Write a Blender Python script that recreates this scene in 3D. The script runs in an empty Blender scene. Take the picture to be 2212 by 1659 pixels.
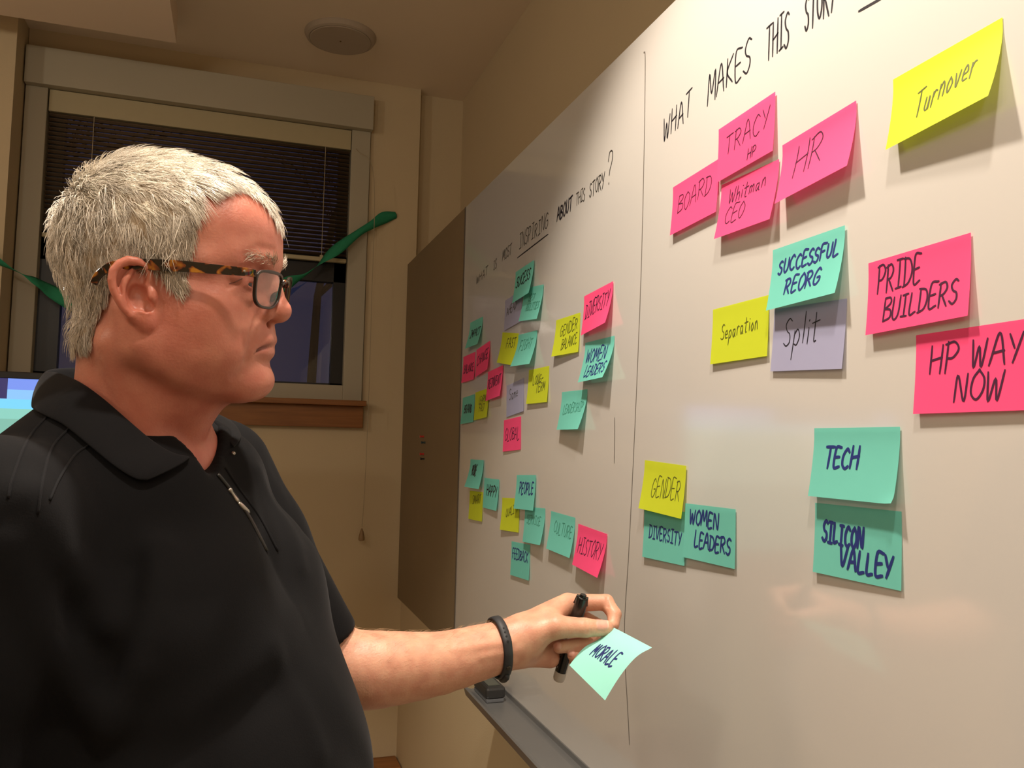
import bpy, bmesh, math, random
import numpy as np
from mathutils import Vector, Matrix

scene = bpy.context.scene
COL = scene.collection
random.seed(7)

# ------------------------------------------------------------------ camera
IMG_W, IMG_H, FOCAL = 2212, 1659, 1790.0
_yaw, _pit, _rol = [math.radians(a) for a in (18.395, 3.992, 1.256)]
FWD = np.array([math.sin(_yaw)*math.cos(_pit), math.cos(_yaw)*math.cos(_pit), math.sin(_pit)])
_r0 = np.array([math.cos(_yaw), -math.sin(_yaw), 0.0])
_u0 = np.cross(_r0, FWD)
RT = math.cos(_rol)*_r0 + math.sin(_rol)*_u0
UP = -math.sin(_rol)*_r0 + math.cos(_rol)*_u0
CAM = np.array([0.0, 0.0, 1.5])
cam_data = bpy.data.cameras.new('camera')
cam_data.sensor_width = 36.0
cam_data.lens = FOCAL/IMG_W*36.0
cam_data.clip_start = 0.02
cam = bpy.data.objects.new('camera', cam_data)
COL.objects.link(cam)
_b = -FWD
cam.matrix_world = Matrix(((RT[0], UP[0], _b[0], CAM[0]), (RT[1], UP[1], _b[1], CAM[1]), (RT[2], UP[2], _b[2], CAM[2]), (0, 0, 0, 1)))
scene.camera = cam


def ray(x, y):
    return (x-IMG_W/2)*RT-(y-IMG_H/2)*UP+FOCAL*FWD


def at_x(x, y, X):                  # measured photo position -> point in the room on a plane / at a depth
    d = ray(x, y)
    return CAM+d*X/d[0]


def at_y(x, y, Y):
    d = ray(x, y)
    return CAM+d*Y/d[1]


def at_d(x, y, D):
    return CAM+ray(x, y)*D/FOCAL


# ------------------------------------------------------------------ world and lights
world = bpy.data.worlds.new('dusk_sky')
scene.world = world
world.use_nodes = True
_bg = world.node_tree.nodes['Background']
_bg.inputs[0].default_value = (0.055, 0.062, 0.15, 1)
_bg.inputs[1].default_value = 0.22


def spot(name, loc, target, power, angle, blend, radius, color):
    d = bpy.data.lights.new(name, 'SPOT')
    d.energy = power
    d.color = color
    d.spot_size = math.radians(angle)
    d.spot_blend = blend
    d.shadow_soft_size = radius
    o = bpy.data.objects.new(name, d)
    COL.objects.link(o)
    o.location = loc
    o.rotation_euler = (Vector(target)-Vector(loc)).to_track_quat('-Z', 'Y').to_euler()
    return o


def area(name, loc, target, power, sx, sy, color):
    d = bpy.data.lights.new(name, 'AREA')
    d.shape = 'RECTANGLE'
    d.size, d.size_y = sx, sy
    d.energy = power
    d.color = color
    o = bpy.data.objects.new(name, d)
    COL.objects.link(o)
    o.location = loc
    o.rotation_euler = (Vector(target)-Vector(loc)).to_track_quat('-Z', 'Y').to_euler()
    return o




def point(name, loc, power, radius, color):
    d = bpy.data.lights.new(name, 'POINT')
    d.energy = power
    d.color = color
    d.shadow_soft_size = radius
    o = bpy.data.objects.new(name, d)
    COL.objects.link(o)
    o.location = loc
    return o


WARM = (1.0, 0.875, 0.73)
spot('downlight_front', (0.08, 0.92, 2.86), (0.08, 0.92, 0), 128, 94, 0.38, 0.045, WARM)
spot('downlight_near', (0.20, 0.20, 2.86), (0.20, 0.20, 0), 56, 106, 0.35, 0.045, WARM)
point('fill_side', (-1.15, 0.1, 2.5), 11.5, 0.09, WARM)  # unseen fill lamp, added to lift the ceiling and upper wall
point('fill_rear', (-0.7, -1.4, 2.5), 25, 0.09, WARM)  # added fill from behind the camera, no real fitting
point('fill_left', (-2.4, 0.6, 2.5), 24, 0.09, WARM)  # added fill lamp, out of view, brightens the left of the room

scene.view_settings.view_transform = 'Standard'
scene.view_settings.look = 'None'
scene.view_settings.exposure = 0.1
scene.view_settings.gamma = 1.0
scene.view_settings.use_curve_mapping = False


# ------------------------------------------------------------------ materials
def mat(name, color, rough=0.6, spec=0.5, metal=0.0, noise=0.0, nscale=30.0, bump=0.0, bscale=200.0, sheen=0.0,
        sss=0.0, coat=0.0, trans=0.0, emit=None, estr=1.0, noise_col=None):
    m = bpy.data.materials.new(name)
    m.use_nodes = True
    nt = m.node_tree
    b = nt.nodes['Principled BSDF']
    b.inputs['Base Color'].default_value = (*color, 1)
    b.inputs['Roughness'].default_value = rough
    b.inputs['Specular IOR Level'].default_value = spec
    b.inputs['Metallic'].default_value = metal
    b.inputs['Coat Weight'].default_value = coat
    b.inputs['Transmission Weight'].default_value = trans
    if sheen:
        b.inputs['Sheen Weight'].default_value = sheen
    if sss:
        b.inputs['Subsurface Weight'].default_value = sss
        b.inputs['Subsurface Radius'].default_value = (0.012, 0.004, 0.002)
        b.inputs['Subsurface Scale'].default_value = 1.0
    if emit:
        b.inputs['Emission Color'].default_value = (*emit, 1)
        b.inputs['Emission Strength'].default_value = estr
    tc = nt.nodes.new('ShaderNodeTexCoord')
    if noise:
        n = nt.nodes.new('ShaderNodeTexNoise')
        n.inputs['Scale'].default_value = nscale
        n.inputs['Detail'].default_value = 4
        nt.links.new(tc.outputs['Object'], n.inputs['Vector'])
        mx = nt.nodes.new('ShaderNodeMixRGB')
        c2 = noise_col or tuple(max(0, c*(1-noise)) for c in color)
        mx.inputs['Color1'].default_value = (*color, 1)
        mx.inputs['Color2'].default_value = (*c2, 1)
        nt.links.new(n.outputs['Fac'], mx.inputs['Fac'])
        nt.links.new(mx.outputs['Color'], b.inputs['Base Color'])
    if bump:
        n2 = nt.nodes.new('ShaderNodeTexNoise')
        n2.inputs['Scale'].default_value = bscale
        n2.inputs['Detail'].default_value = 3
        nt.links.new(tc.outputs['Object'], n2.inputs['Vector'])
        bp = nt.nodes.new('ShaderNodeBump')
        bp.inputs['Strength'].default_value = bump
        bp.inputs['Distance'].default_value = 0.002
        nt.links.new(n2.outputs['Fac'], bp.inputs['Height'])
        nt.links.new(bp.outputs['Normal'], b.inputs['Normal'])
    return m


# ------------------------------------------------------------------ object helpers
def tag(o, label=None, cat=None, group=None, kind=None):
    if label:
        o['label'] = label
    if cat:
        o['category'] = cat
    if group:
        o['group'] = group
    if kind:
        o['kind'] = kind
    return o


def empty(name, loc=(0, 0, 0)):
    o = bpy.data.objects.new(name, None)
    o.empty_display_size = 0.05
    COL.objects.link(o)
    o.location = loc
    return o


def obj(name, verts, faces, material, parent=None, smooth=False, loc=None, solid=0.0, bevel=0.0, sub=0):
    """link one mesh object; verts in world space (stored relative to the parent / loc)"""
    V = np.asarray(verts, float).reshape(-1, 3)
    if loc is None:
        loc = np.array(parent_loc(parent)) if parent else V.mean(0)
    else:
        loc = np.array(loc, float)
    me = bpy.data.meshes.new(name)
    if isinstance(faces, np.ndarray):
        k = faces.shape[1]
        n = len(faces)
        me.vertices.add(len(V))
        me.vertices.foreach_set('co', (V-loc).astype(np.float32).ravel())
        me.loops.add(n*k)
        me.loops.foreach_set('vertex_index', faces.astype(np.int32).ravel())
        me.polygons.add(n)
        me.polygons.foreach_set('loop_start', np.arange(0, n*k, k, dtype=np.int32))
        me.update(calc_edges=True)
        me.validate()
    else:
        me.from_pydata((V-loc).tolist(), [], [list(map(int, f)) for f in faces])
    if smooth:
        me.polygons.foreach_set('use_smooth', [True]*len(me.polygons))
    if material:
        me.materials.append(material)
    o = bpy.data.objects.new(name, me)
    COL.objects.link(o)
    if parent:
        o.parent = parent
        o.location = loc-np.array(parent_loc(parent))
    else:
        o.location = loc
    if bevel:
        md = o.modifiers.new('bevel', 'BEVEL')
        md.width = bevel
        md.segments = 2
        md.limit_method = 'ANGLE'
    if solid:
        md = o.modifiers.new('solid', 'SOLIDIFY')
        md.thickness = solid
        md.offset = 0
    if sub:
        md = o.modifiers.new('sub', 'SUBSURF')
        md.levels = md.render_levels = sub
    return o


def parent_loc(p):
    x = Vector((0, 0, 0))
    while p:
        x = x+p.location
        p = p.parent
    return x


class MB:
    """collects shapes for ONE mesh"""
    def __init__(s):
        s.v, s.f = [], []

    def add(s, v, f):
        n = len(s.v)
        s.v += [tuple(map(float, p)) for p in v]
        s.f += [[i+n for i in q] for q in f]
        return s

    def box(s, lo, hi):
        x0, y0, z0 = lo
        x1, y1, z1 = hi
        v = [(x0, y0, z0), (x1, y0, z0), (x1, y1, z0), (x0, y1, z0), (x0, y0, z1), (x1, y0, z1), (x1, y1, z1), (x0, y1, z1)]
        return s.add(v, [(0, 3, 2, 1), (4, 5, 6, 7), (0, 1, 5, 4), (1, 2, 6, 5), (2, 3, 7, 6), (3, 0, 4, 7)])

    def tube(s, pts, rad, n=10, cap=True):
        P = np.asarray(pts, float)
        R = np.broadcast_to(np.asarray(rad, float), (len(P),))
        T = np.gradient(P, axis=0)
        T /= np.linalg.norm(T, axis=1)[:, None]+1e-12
        a = np.array([0, 0, 1.0]) if abs(T[0][2]) < .9 else np.array([1.0, 0, 0])
        v = []
        u = np.cross(T[0], a)
        u /= np.linalg.norm(u)
        for i in range(len(P)):
            u = u-T[i]*(u@T[i])
            u /= np.linalg.norm(u)
            w = np.cross(T[i], u)
            for k in range(n):
                t = 2*math.pi*k/n
                v.append(P[i]+R[i]*(math.cos(t)*u+math.sin(t)*w))
        f = []
        for i in range(len(P)-1):
            for k in range(n):
                f.append((i*n+k, i*n+(k+1) % n, (i+1)*n+(k+1) % n, (i+1)*n+k))
        if cap:
            f.append(tuple(range(n-1, -1, -1)))
            f.append(tuple((len(P)-1)*n+k for k in range(n)))
        return s.add(v, f)

    def lathe(s, prof, origin, axis=(0, 0, 1), n=32):
        ax = np.array(axis, float)
        ax /= np.linalg.norm(ax)
        a = np.array([1.0, 0, 0]) if abs(ax[0]) < .9 else np.array([0, 1.0, 0])
        u = np.cross(ax, a)
        u /= np.linalg.norm(u)
        w = np.cross(ax, u)
        v = []
        for r, h in prof:
            for k in range(n):
                t = 2*math.pi*k/n
                v.append(np.array(origin)+ax*h+max(r, 1e-5)*(math.cos(t)*u+math.sin(t)*w))
        f = []
        for i in range(len(prof)-1):
            for k in range(n):
                f.append((i*n+k, i*n+(k+1) % n, (i+1)*n+(k+1) % n, (i+1)*n+k))
        f.append(tuple(range(n-1, -1, -1)))
        f.append(tuple((len(prof)-1)*n+k for k in range(n)))
        return s.add(v, f)

    def build(s, name, material, parent=None, **kw):
        return obj(name, s.v, s.f, material, parent, **kw)


def spline(pts, n):
    """Catmull-Rom resample of a list of points (any dimension)"""
    P = np.asarray(pts, float)
    P = np.vstack([2*P[0]-P[1], P, 2*P[-1]-P[-2]])
    out = []
    m = len(P)-3
    for t in np.linspace(0, m-1e-9, n):
        i = int(t)
        u = t-i
        a, b, c, d = P[i], P[i+1], P[i+2], P[i+3]
        out.append(.5*((2*b)+(-a+c)*u+(2*a-5*b+4*c-d)*u*u+(-a+3*b-3*c+d)*u**3))
    return np.array(out)
# ------------------------------------------------------------------ the room
M_wall = mat('wall_paint', (0.56, 0.455, 0.295), 0.7, 0.3, noise=0.06, nscale=3, bump=0.15, bscale=260)
M_ceil = mat('ceiling_paint', (0.80, 0.68, 0.54), 0.8, 0.2, noise=0.05, nscale=4, bump=0.1, bscale=200)
M_trim = mat('window_trim_paint', (0.40, 0.36, 0.27), 0.5, 0.4, noise=0.05, nscale=6)
M_floor = mat('carpet', (0.46, 0.40, 0.32), 0.95, 0.1, noise=0.4, nscale=150)
M_black = mat('black_sash', (0.004, 0.004, 0.005), 0.4, 0.4, noise=0.2)


def wood(name, c1, c2, sx=(1, 14, 14)):
    m = mat(name, c1, 0.45, 0.4)
    nt = m.node_tree
    tc = nt.nodes.new('ShaderNodeTexCoord')
    mp = nt.nodes.new('ShaderNodeMapping')
    mp.inputs['Scale'].default_value = sx
    n = nt.nodes.new('ShaderNodeTexNoise')
    n.inputs['Scale'].default_value = 4
    n.inputs['Detail'].default_value = 6
    n.inputs['Distortion'].default_value = 0.6
    r = nt.nodes.new('ShaderNodeValToRGB')
    r.color_ramp.elements[0].color = (*c1, 1)
    r.color_ramp.elements[1].color = (*c2, 1)
    r.color_ramp.elements[0].position = .35
    r.color_ramp.elements[1].position = .7
    nt.links.new(tc.outputs['Object'], mp.inputs['Vector'])
    nt.links.new(mp.outputs['Vector'], n.inputs['Vector'])
    nt.links.new(n.outputs['Fac'], r.inputs['Fac'])
    nt.links.new(r.outputs['Color'], nt.nodes['Principled BSDF'].inputs['Base Color'])
    return m


M_wood = wood('oak_sill', (0.27, 0.105, 0.025), (0.19, 0.068, 0.014))

BX = 0.62          # face of the boards
CEIL = 2.905
FY = 3.2           # far wall face


def struct(name, mb, m, parent=None, **kw):
    o = mb.build(name, m, parent, **kw)
    o['kind'] = 'structure'
    return o


struct('floor', MB().box((-3.4, -2.6, -0.1), (1.1, 3.6, 0)), M_floor)
struct('ceiling', MB().box((-3.4, -2.6, CEIL), (1.1, 3.6, CEIL+.1)), M_ceil)
# right wall: thick lower part with a ledge above the boards, set-back upper part
struct('wall_right', MB().box((0.634, -2.6, 0), (1.1, 3.2, 2.189)).box((0.84, -2.6, 2.189), (1.1, 3.26, CEIL)), M_wall)
struct('wall_left', MB().box((-3.4, -2.6, 0), (-3.3, 3.3, CEIL)), M_wall)
struct('wall_back', MB().box((-3.3, -2.6, 0), (1.1, -2.5, CEIL)), M_wall)
WX0, WX1, WZ0, WZ1 = -0.668, 0.383, 1.70, 2.70
far = MB()
far.box((-0.74, FY, 0), (0.652, 3.4, 1.62))
far.box((WX1+.075, FY, 1.62), (0.652, 3.4, CEIL))
far.box((0.652, 3.25, 0), (1.1, 3.4, CEIL))
far.box((-0.74, FY, 2.72), (WX1+.075, 3.4, CEIL))
struct('wall_far', far, M_wall)
struct('trim_2', MB().box((-3.4, 3.06, 0), (-0.742, 3.4, CEIL)), M_wall)
struct('trim_1', MB().box((-2.2, -1.2, 2.80), (-0.24, 2.9, CEIL)), mat('soffit_paint', (0.86, 0.71, 0.57), 0.8, 0.2, noise=0.05, nscale=4))
# window: head board, casings, oak sill, black sash, glass
win = empty('window_1', ((WX0+WX1)/2, FY, 1.64))
win['kind'] = 'structure'


def wpart(name, mb, m, bevel=0.002):
    return mb.build(name, m, win, bevel=bevel)


wpart('head_board', MB().box((-0.737, 3.155, 2.696), (0.46, 3.23, 2.828)), M_trim)
wpart('casing', MB().box((-0.737, 3.185, 1.64), (WX0, 3.26, 2.696)), M_trim)
wpart('casing', MB().box((WX1, 3.185, 1.64), (0.455, 3.26, 2.696)), M_trim)
wpart('bottom_casing', MB().box((WX0, 3.187, 1.64), (WX1, 3.26, 1.70)), M_trim)
wpart('oak_sill', MB().box((-0.76, 3.13, 1.622), (0.466, 3.2, 1.642)).box((-0.745, 3.165, 1.54), (0.460, 3.2, 1.622)), M_wood)
sash = MB()
SY0, SY1 = 3.225, 3.262
sash.box((WX0, SY0, 1.70), (WX1, SY1, 1.708))
sash.box((WX0, SY0, 1.70), (WX0+.07, SY1, 2.20)).box((WX1-.046, SY0, 1.70), (WX1, SY1, 2.20))
sash.box((WX0, SY0, 2.10), (WX1, SY1, 2.20))
sash.box((WX0, SY0+.02, 2.20), (WX0+.05, SY1+.02, 2.70)).box((WX1-.04, SY0+.02, 2.20), (WX1, SY1+.02, 2.70))
sash.box((WX0, SY0+.02, 2.64), (WX1, SY1+.02, 2.70))
wpart('sash', sash, M_black, 0)
M_glass = bpy.data.materials.new('window_glass')
M_glass.use_nodes = True
_nt = M_glass.node_tree
_nt.nodes.clear()
_o = _nt.nodes.new('ShaderNodeOutputMaterial')
_g = _nt.nodes.new('ShaderNodeBsdfGlossy')
_g.inputs['Roughness'].default_value = 0.015
_t = _nt.nodes.new('ShaderNodeBsdfTransparent')
_f = _nt.nodes.new('ShaderNodeFresnel')
_f.inputs['IOR'].default_value = 1.5
_m = _nt.nodes.new('ShaderNodeMixShader')
_nt.links.new(_f.outputs[0], _m.inputs[0])
_nt.links.new(_t.outputs[0], _m.inputs[1])
_nt.links.new(_g.outputs[0], _m.inputs[2])
_nt.links.new(_m.outputs[0], _o.inputs[0])
wpart('glass', MB().box((WX0+.04, 3.246, 1.705), (WX1-.03, 3.249, 2.15)), M_glass, 0)
wpart('glass', MB().box((WX0+.04, 3.268, 2.15), (WX1-.03, 3.271, 2.69)), M_glass, 0)

# venetian blind
M_blind = mat('blind_slat', (0.15, 0.10, 0.06), 0.5, 0.4, noise=0.1)
M_rail = mat('blind_rail', (0.42, 0.36, 0.22), 0.45, 0.4, noise=0.05)
blind = empty('venetian_blind', (-0.14, 3.21, 2.2))
tag(blind, 'half lowered venetian blind with thin brown slats in the window', 'blind')
MB().box((WX0+.004, 3.19, 2.617), (WX1-.002, 3.222, 2.694)).build('valance', M_rail, blind, bevel=.002)
for k in range(26):
    z = 2.606-k*0.0162
    sl = MB()
    n = 5
    v = []
    for x in (WX0+.006, WX1-.004):
        for i in range(n):
            t = i/(n-1)-.5
            v.append((x, 3.2035+t*.017, z-t*.0075+.0016*(1-4*t*t)))
    f = [(i, i+1, n+i+1, n+i) for i in range(n-1)]
    obj('slat', v, f, M_blind, blind, smooth=True, solid=.0007)
MB().box((WX0+.006, 3.193, 2.172), (WX1-.004, 3.213, 2.188)).build('bottom_rail', M_rail, blind, bevel=.003)
M_cord = mat('blind_cord', (0.40, 0.33, 0.22), 0.8, noise=0.1)
for x in (-0.52, 0.285):
    MB().box((x-.001, 3.1935, 2.188), (x+.001, 3.1945, 2.62)).build('ladder_cord', M_cord, blind)
MB().box((0.279, 3.190, 2.166), (0.291, 3.215, 2.194)).build('cord_clip', M_rail, blind)
cpts = [(0.40, 3.18, 2.62), (0.462, 3.118, 2.5), (0.470, 3.12, 2.0), (0.4715, 3.122, 1.6), (0.470, 3.135, 1.3), (0.466, 3.14, 1.17)]
MB().tube(spline(cpts, 30), 0.0011, 6).build('pull_cord', M_cord, blind, smooth=True)
MB().lathe([(.002, .045), (.006, .035), (.010, .018), (.012, .004), (.009, 0), (.0, 0)], (0.466, 3.142, 1.120), n=14).build('tassel', mat('wood_tassel', (.30, .19, .09), .5, noise=.2), blind, smooth=True)

# oak baseboard cover at the foot of the far wall
struct('baseboard_far', MB().box((-0.74, 3.10, 0), (0.625, 3.198, 0.285)).box((-0.74, 3.08, 0.285), (0.63, 3.198, 0.305)), M_wood, bevel=.003)

# ceiling speaker cover
M_spk = mat('speaker_cover', (0.43, 0.36, 0.29), 0.6, 0.3, noise=0.05)
spk = empty('ceiling_speaker', (0.292, 2.86, CEIL))
tag(spk, 'round pale cover plate with a centre screw on the ceiling above the window', 'speaker')
MB().lathe([(.0, 0), (.123, 0), (.123, -.004), (.116, -.016), (.108, -.02), (.104, -.018)], (0.292, 2.86, CEIL), n=48).build('rim', M_spk, spk, smooth=False)
MB().lathe([(.0, -.012), (.1045, -.012), (.1045, -.0205), (.102, -.022), (0, -.022)], (0.292, 2.86, CEIL), n=48).build('cover_plate', M_spk, spk)
MB().lathe([(.0, -.02), (.003, -.02), (.003, -.024), (0, -.0245)], (0.292, 2.86, CEIL), n=10).build('screw', mat('brass_screw', (.2, .12, .05), .4, metal=.6, noise=.1), spk)

# boards
M_board = mat('whiteboard_enamel', (0.60, 0.575, 0.545), 0.22, 0.5, noise=0.03, nscale=2.5, coat=1.0)
M_board.node_tree.nodes['Principled BSDF'].inputs['Coat IOR'].default_value = 1.75
M_board.node_tree.nodes['Principled BSDF'].inputs['Coat Roughness'].default_value = 0.09
M_tack = mat('tackboard_vinyl', (0.22, 0.16, 0.09), 0.75, 0.3, noise=0.12, nscale=6, bump=0.2, bscale=400)
wb = empty('whiteboard', (BX, 1.12, 0.927))
tag(wb, 'large whiteboard covered in coloured sticky notes and handwritten headings', 'whiteboard')
MB().box((BX, -0.12, 0.927), (0.632, 2.330, 2.189)).build('writing_surface', M_board, wb)
M_alu = mat('aluminium_tray', (0.30, 0.30, 0.30), 0.42, 0.5, metal=0.75, noise=0.12, nscale=10)
MB().box((BX-.003, -0.12, 0.917), (0.632, 2.330, 0.929)).build('bottom_trim', M_alu, wb, bevel=.001)
MB().box((BX-.002, 2.330, 0.917), (0.632, 2.338, 2.189)).build('side_trim', mat('dark_trim', (.10, .08, .06), .5, noise=.1), wb)
tray = MB()
prof = [(0.632, 0.912), (0.632, 0.920), (0.612, 0.918), (0.602, 0.919), (0.552, 0.919), (0.547, 0.921), (0.5385, 0.926), (0.534, 0.925), (0.540, 0.905), (0.56, 0.903)]
ys = (-0.1, 1.918)
tv = [(x, y, z) for y in ys for x, z in prof]
n = len(prof)
tray.add(tv, [(i, (i+1) % n, n+(i+1) % n, n+i) for i in range(n)]+[tuple(range(n-1, -1, -1)), tuple(range(n, 2*n))])
tray.build('tray', M_alu, wb)
tb = empty('tackboard', (BX, 2.77, 0.90))
tag(tb, 'brown tackboard between the whiteboard and the corner of the room', 'tackboard')
MB().box((BX-.001, 2.340, 0.895), (0.632, 3.197, 2.189)).build('panel', M_tack, tb)
# push pins
for i, ((x, y), c, nm) in enumerate((((916, 943), (.45, .03, .02), 'red'), ((919, 956), (.03, .05, .06), 'dark'), ((916, 981), (.5, .03, .02), 'red'), ((917, 991), (.02, .025, .02), 'dark'))):
    p = at_x(x, y, BX)
    lab = ['red push pin at the top of the small cluster on the tackboard', 'dark push pin just below the upper red pin on the tackboard',
           'lower red push pin in the cluster on the tackboard', 'black push pin at the bottom of the cluster on the tackboard'][i]
    pin = empty('push_pin', p)
    tag(pin, lab, 'push pin', 'push pins on the tackboard')
    mp = mat('pin_plastic_'+nm, c, .35, noise=.05)
    MB().lathe([(.0, -.001), (.0045, 0), (.0035, .003), (.0028, .009), (.0048, .013), (.0045, .015), (0, .0155)], p, (-1, 0, 0), 14).build('grip', mp, pin, smooth=True)
# eraser on the tray
er = empty('eraser', (0.576, 1.855, 0.9195))
tag(er, 'black felt whiteboard eraser lying at the far end of the tray', 'eraser')
MB().box((0.556, 1.801, 0.9195), (0.597, 1.904, 0.928)).build('felt_pad', mat('felt_grey', (.10, .105, .115), .9, noise=.3, nscale=80), er, bevel=.002)
MB().box((0.554, 1.799, 0.928), (0.600, 1.906, 0.953)).build('grip', mat('eraser_plastic', (.018, .018, .018), .4, noise=.1), er, bevel=.006)
MB().box((0.563, 1.815, 0.953), (0.590, 1.890, 0.9545)).build('label', mat('eraser_label', (.07, .075, .06), .5, noise=.1), er)
# ------------------------------------------------------------------ television on a floor stand
M_tvb = mat('tv_plastic', (0.008, 0.008, 0.009), 0.35, 0.4, noise=0.1)
M_scr = bpy.data.materials.new('tv_screen_glow')
M_scr.use_nodes = True
nt = M_scr.node_tree
b = nt.nodes['Principled BSDF']
b.inputs['Base Color'].default_value = (.01, .01, .01, 1)
b.inputs['Roughness'].default_value = .3
tc = nt.nodes.new('ShaderNodeTexCoord')
sx = nt.nodes.new('ShaderNodeSeparateXYZ')
nt.links.new(tc.outputs['Object'], sx.inputs[0])
mr = nt.nodes.new('ShaderNodeMapRange')
mr.inputs[1].default_value = -0.50
mr.inputs[2].default_value = 0.0
nt.links.new(sx.outputs['Z'], mr.inputs[0])
rp = nt.nodes.new('ShaderNodeValToRGB')
rp.color_ramp.interpolation = 'CONSTANT'
els = rp.color_ramp.elements
stops = [(0.0, (.05, .28, .22)), (.45, (.22, .50, .40)), (.78, (.26, .62, .52)), (.835, (.20, .66, .95)), (.885, (.26, .55, .95)), (.935, (.19, .30, .85))]
els[0].position, els[0].color = stops[0][0], (*stops[0][1], 1)
els[1].position, els[1].color = stops[1][0], (*stops[1][1], 1)
for p, c in stops[2:]:
    e = els.new(p)
    e.color = (*c, 1)
nt.links.new(mr.outputs[0], rp.inputs[0])
nt.links.new(rp.outputs['Color'], b.inputs['Emission Color'])
b.inputs['Emission Strength'].default_value = 1.0
TX0, TX1, TZ0, TZ1, TY = -1.135, -0.205, 1.115, 1.657, 2.5
tv = empty('television', (-0.67, TY, 0.0))
tag(tv, 'black framed television showing a blue and green picture behind the man', 'television')
fr = MB()
fr.box((TX0, TY, TZ0), (TX1, TY+.035, TZ0+.022)).box((TX0, TY, TZ1-.018), (TX1, TY+.035, TZ1))
fr.box((TX0, TY, TZ0), (TX0+.016, TY+.035, TZ1)).box((TX1-.016, TY, TZ0), (TX1, TY+.035, TZ1))
fr.build('bezel', M_tvb, tv, bevel=.002)
MB().box((TX0+.01, TY+.02, TZ0+.01), (TX1-.01, TY+.055, TZ1-.006)).build('back_shell', M_tvb, tv)
obj('screen', [(TX0+.014, TY+.008, TZ0+.02), (TX1-.014, TY+.008, TZ0+.02), (TX1-.014, TY+.008, TZ1-.016), (TX0+.014, TY+.008, TZ1-.016)], [(0, 1, 2, 3)], M_scr, tv, loc=(TX0, TY, TZ1-.016))
obj('picture_caption', [(TX0+.1, TY+.007, 1.585), (-0.577, TY+.007, 1.585), (-0.577, TY+.007, 1.640), (TX0+.1, TY+.007, 1.640)], [(0, 1, 2, 3)],
    mat('screen_dark_block', (.01, .01, .02), .3, emit=(.035, .03, .12), estr=1, noise=.01), tv)
MB().tube([(-0.67, TY+.07, .03), (-0.67, TY+.07, 1.45)], .03, 16).build('stand_pole', M_tvb, tv)
MB().box((-0.97, TY-.2, 0), (-0.37, TY+.3, .03)).build('stand_base', M_tvb, tv, bevel=.004)
MB().box((-0.80, TY+.055, 1.28), (-0.54, TY+.075, 1.48)).build('mount_plate', M_tvb, tv)

# ------------------------------------------------------------------ green crepe streamer
M_crepe = mat('green_crepe', (0.032, 0.27, 0.14), 0.8, 0.2, noise=0.25, nscale=60, bump=0.4, bscale=350)
ctrl = [  # (px, py, Y, width, twist angle)
    (-160, 470, 3.01, .05, 20), (-60, 528, 3.02, .05, 40), (0, 566, 3.03, .034, 60), (40, 588, 3.045, .012, 95), (75, 606, 3.06, .045, 140), (120, 634, 3.10, .055, 165),
    (220, 690, 3.09, .05, 200), (330, 715, 3.08, .05, 250), (450, 695, 3.08, .05, 300), (560, 648, 3.09, .05, 345), (620, 612, 3.10, .052, 372), (665, 590, 3.12, .02, 425),
    (720, 545, 3.13, .05, 505), (775, 503, 3.15, .03, 530), (805, 485, 3.165, .035, 545), (830, 470, 3.18, .05, 545), (856, 464, 3.193, .028, 545)]
cp = np.array([list(at_y(x, y, Y))+[w, t] for x, y, Y, w, t in ctrl])
S = spline(cp, 160)
v, f = [], []
NW = 5
for i, q in enumerate(S):
    t = math.radians(q[4])
    tang = S[min(i+1, 159)][:3]-S[max(i-1, 0)][:3]
    tang /= np.linalg.norm(tang)
    up = np.array([0, 0, 1.0])-tang*tang[2]
    up /= np.linalg.norm(up)
    out = np.cross(tang, up)
    d = math.cos(t)*up+math.sin(t)*out
    for k in range(NW):
        s = k/(NW-1)-.5
        v.append(q[:3]+d*s*max(q[3], .01)*.9+out*.004*math.cos(s*5))
for i in range(159):
    for k in range(NW-1):
        f.append((i*NW+k, i*NW+k+1, (i+1)*NW+k+1, (i+1)*NW+k))
st = obj('crepe_streamer', v, f, M_crepe, smooth=True, solid=.0006)
tag(st, 'twisted green crepe paper streamer hung in front of the window', 'streamer')

# ------------------------------------------------------------------ outside the window: bare trees at dusk
M_bark = mat('dark_bark', (0.05, 0.045, 0.05), .9, noise=.4, nscale=12)
M_ground = mat('dusk_ground', (.05, .05, .055), .95, noise=.4, nscale=3)
g = MB().box((-9, 4.2, 1.2), (9, 26, 1.3)).build('ground_outside', M_ground)
g['kind'] = 'structure'


def tree(x, y, h, seed, label):
    rnd = random.Random(seed)
    mb = MB()

    def grow(p, d, L, r, lev):
        pts, rr = [p], [r]
        q = p.copy()
        dd = d.copy()
        for i in range(5):
            dd = dd+np.array([rnd.gauss(0, .12), rnd.gauss(0, .12), rnd.gauss(.02, .06)])
            dd /= np.linalg.norm(dd)
            q = q+dd*L/5
            pts.append(q)
            rr.append(r*(1-.12*(i+1)))
            if lev < 3 and i > 0:
                for _ in range(2):
                    a = rnd.uniform(0, 6.28)
                    e = dd*.6+np.array([math.cos(a), math.sin(a), rnd.uniform(.0, .7)])
                    grow(q, e/np.linalg.norm(e), L*rnd.uniform(.45, .65), r*.45, lev+1)
        mb.tube(pts, rr, 6 if lev < 2 else 4)
    grow(np.array([x, y, 1.25]), np.array([0, 0, 1.0]), h, .06, 0)
    o = mb.build('bare_tree', M_bark, smooth=True, loc=(x, y, 1.25))
    tag(o, label, 'tree', 'bare trees outside')


tree(0.75, 9.0, 4.5, 4, 'bare dark tree outside the lower window pane, right of the man’s face')
tree(-2.2, 8.0, 4.2, 11, 'bare dark tree outside at the left of the window')
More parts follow.
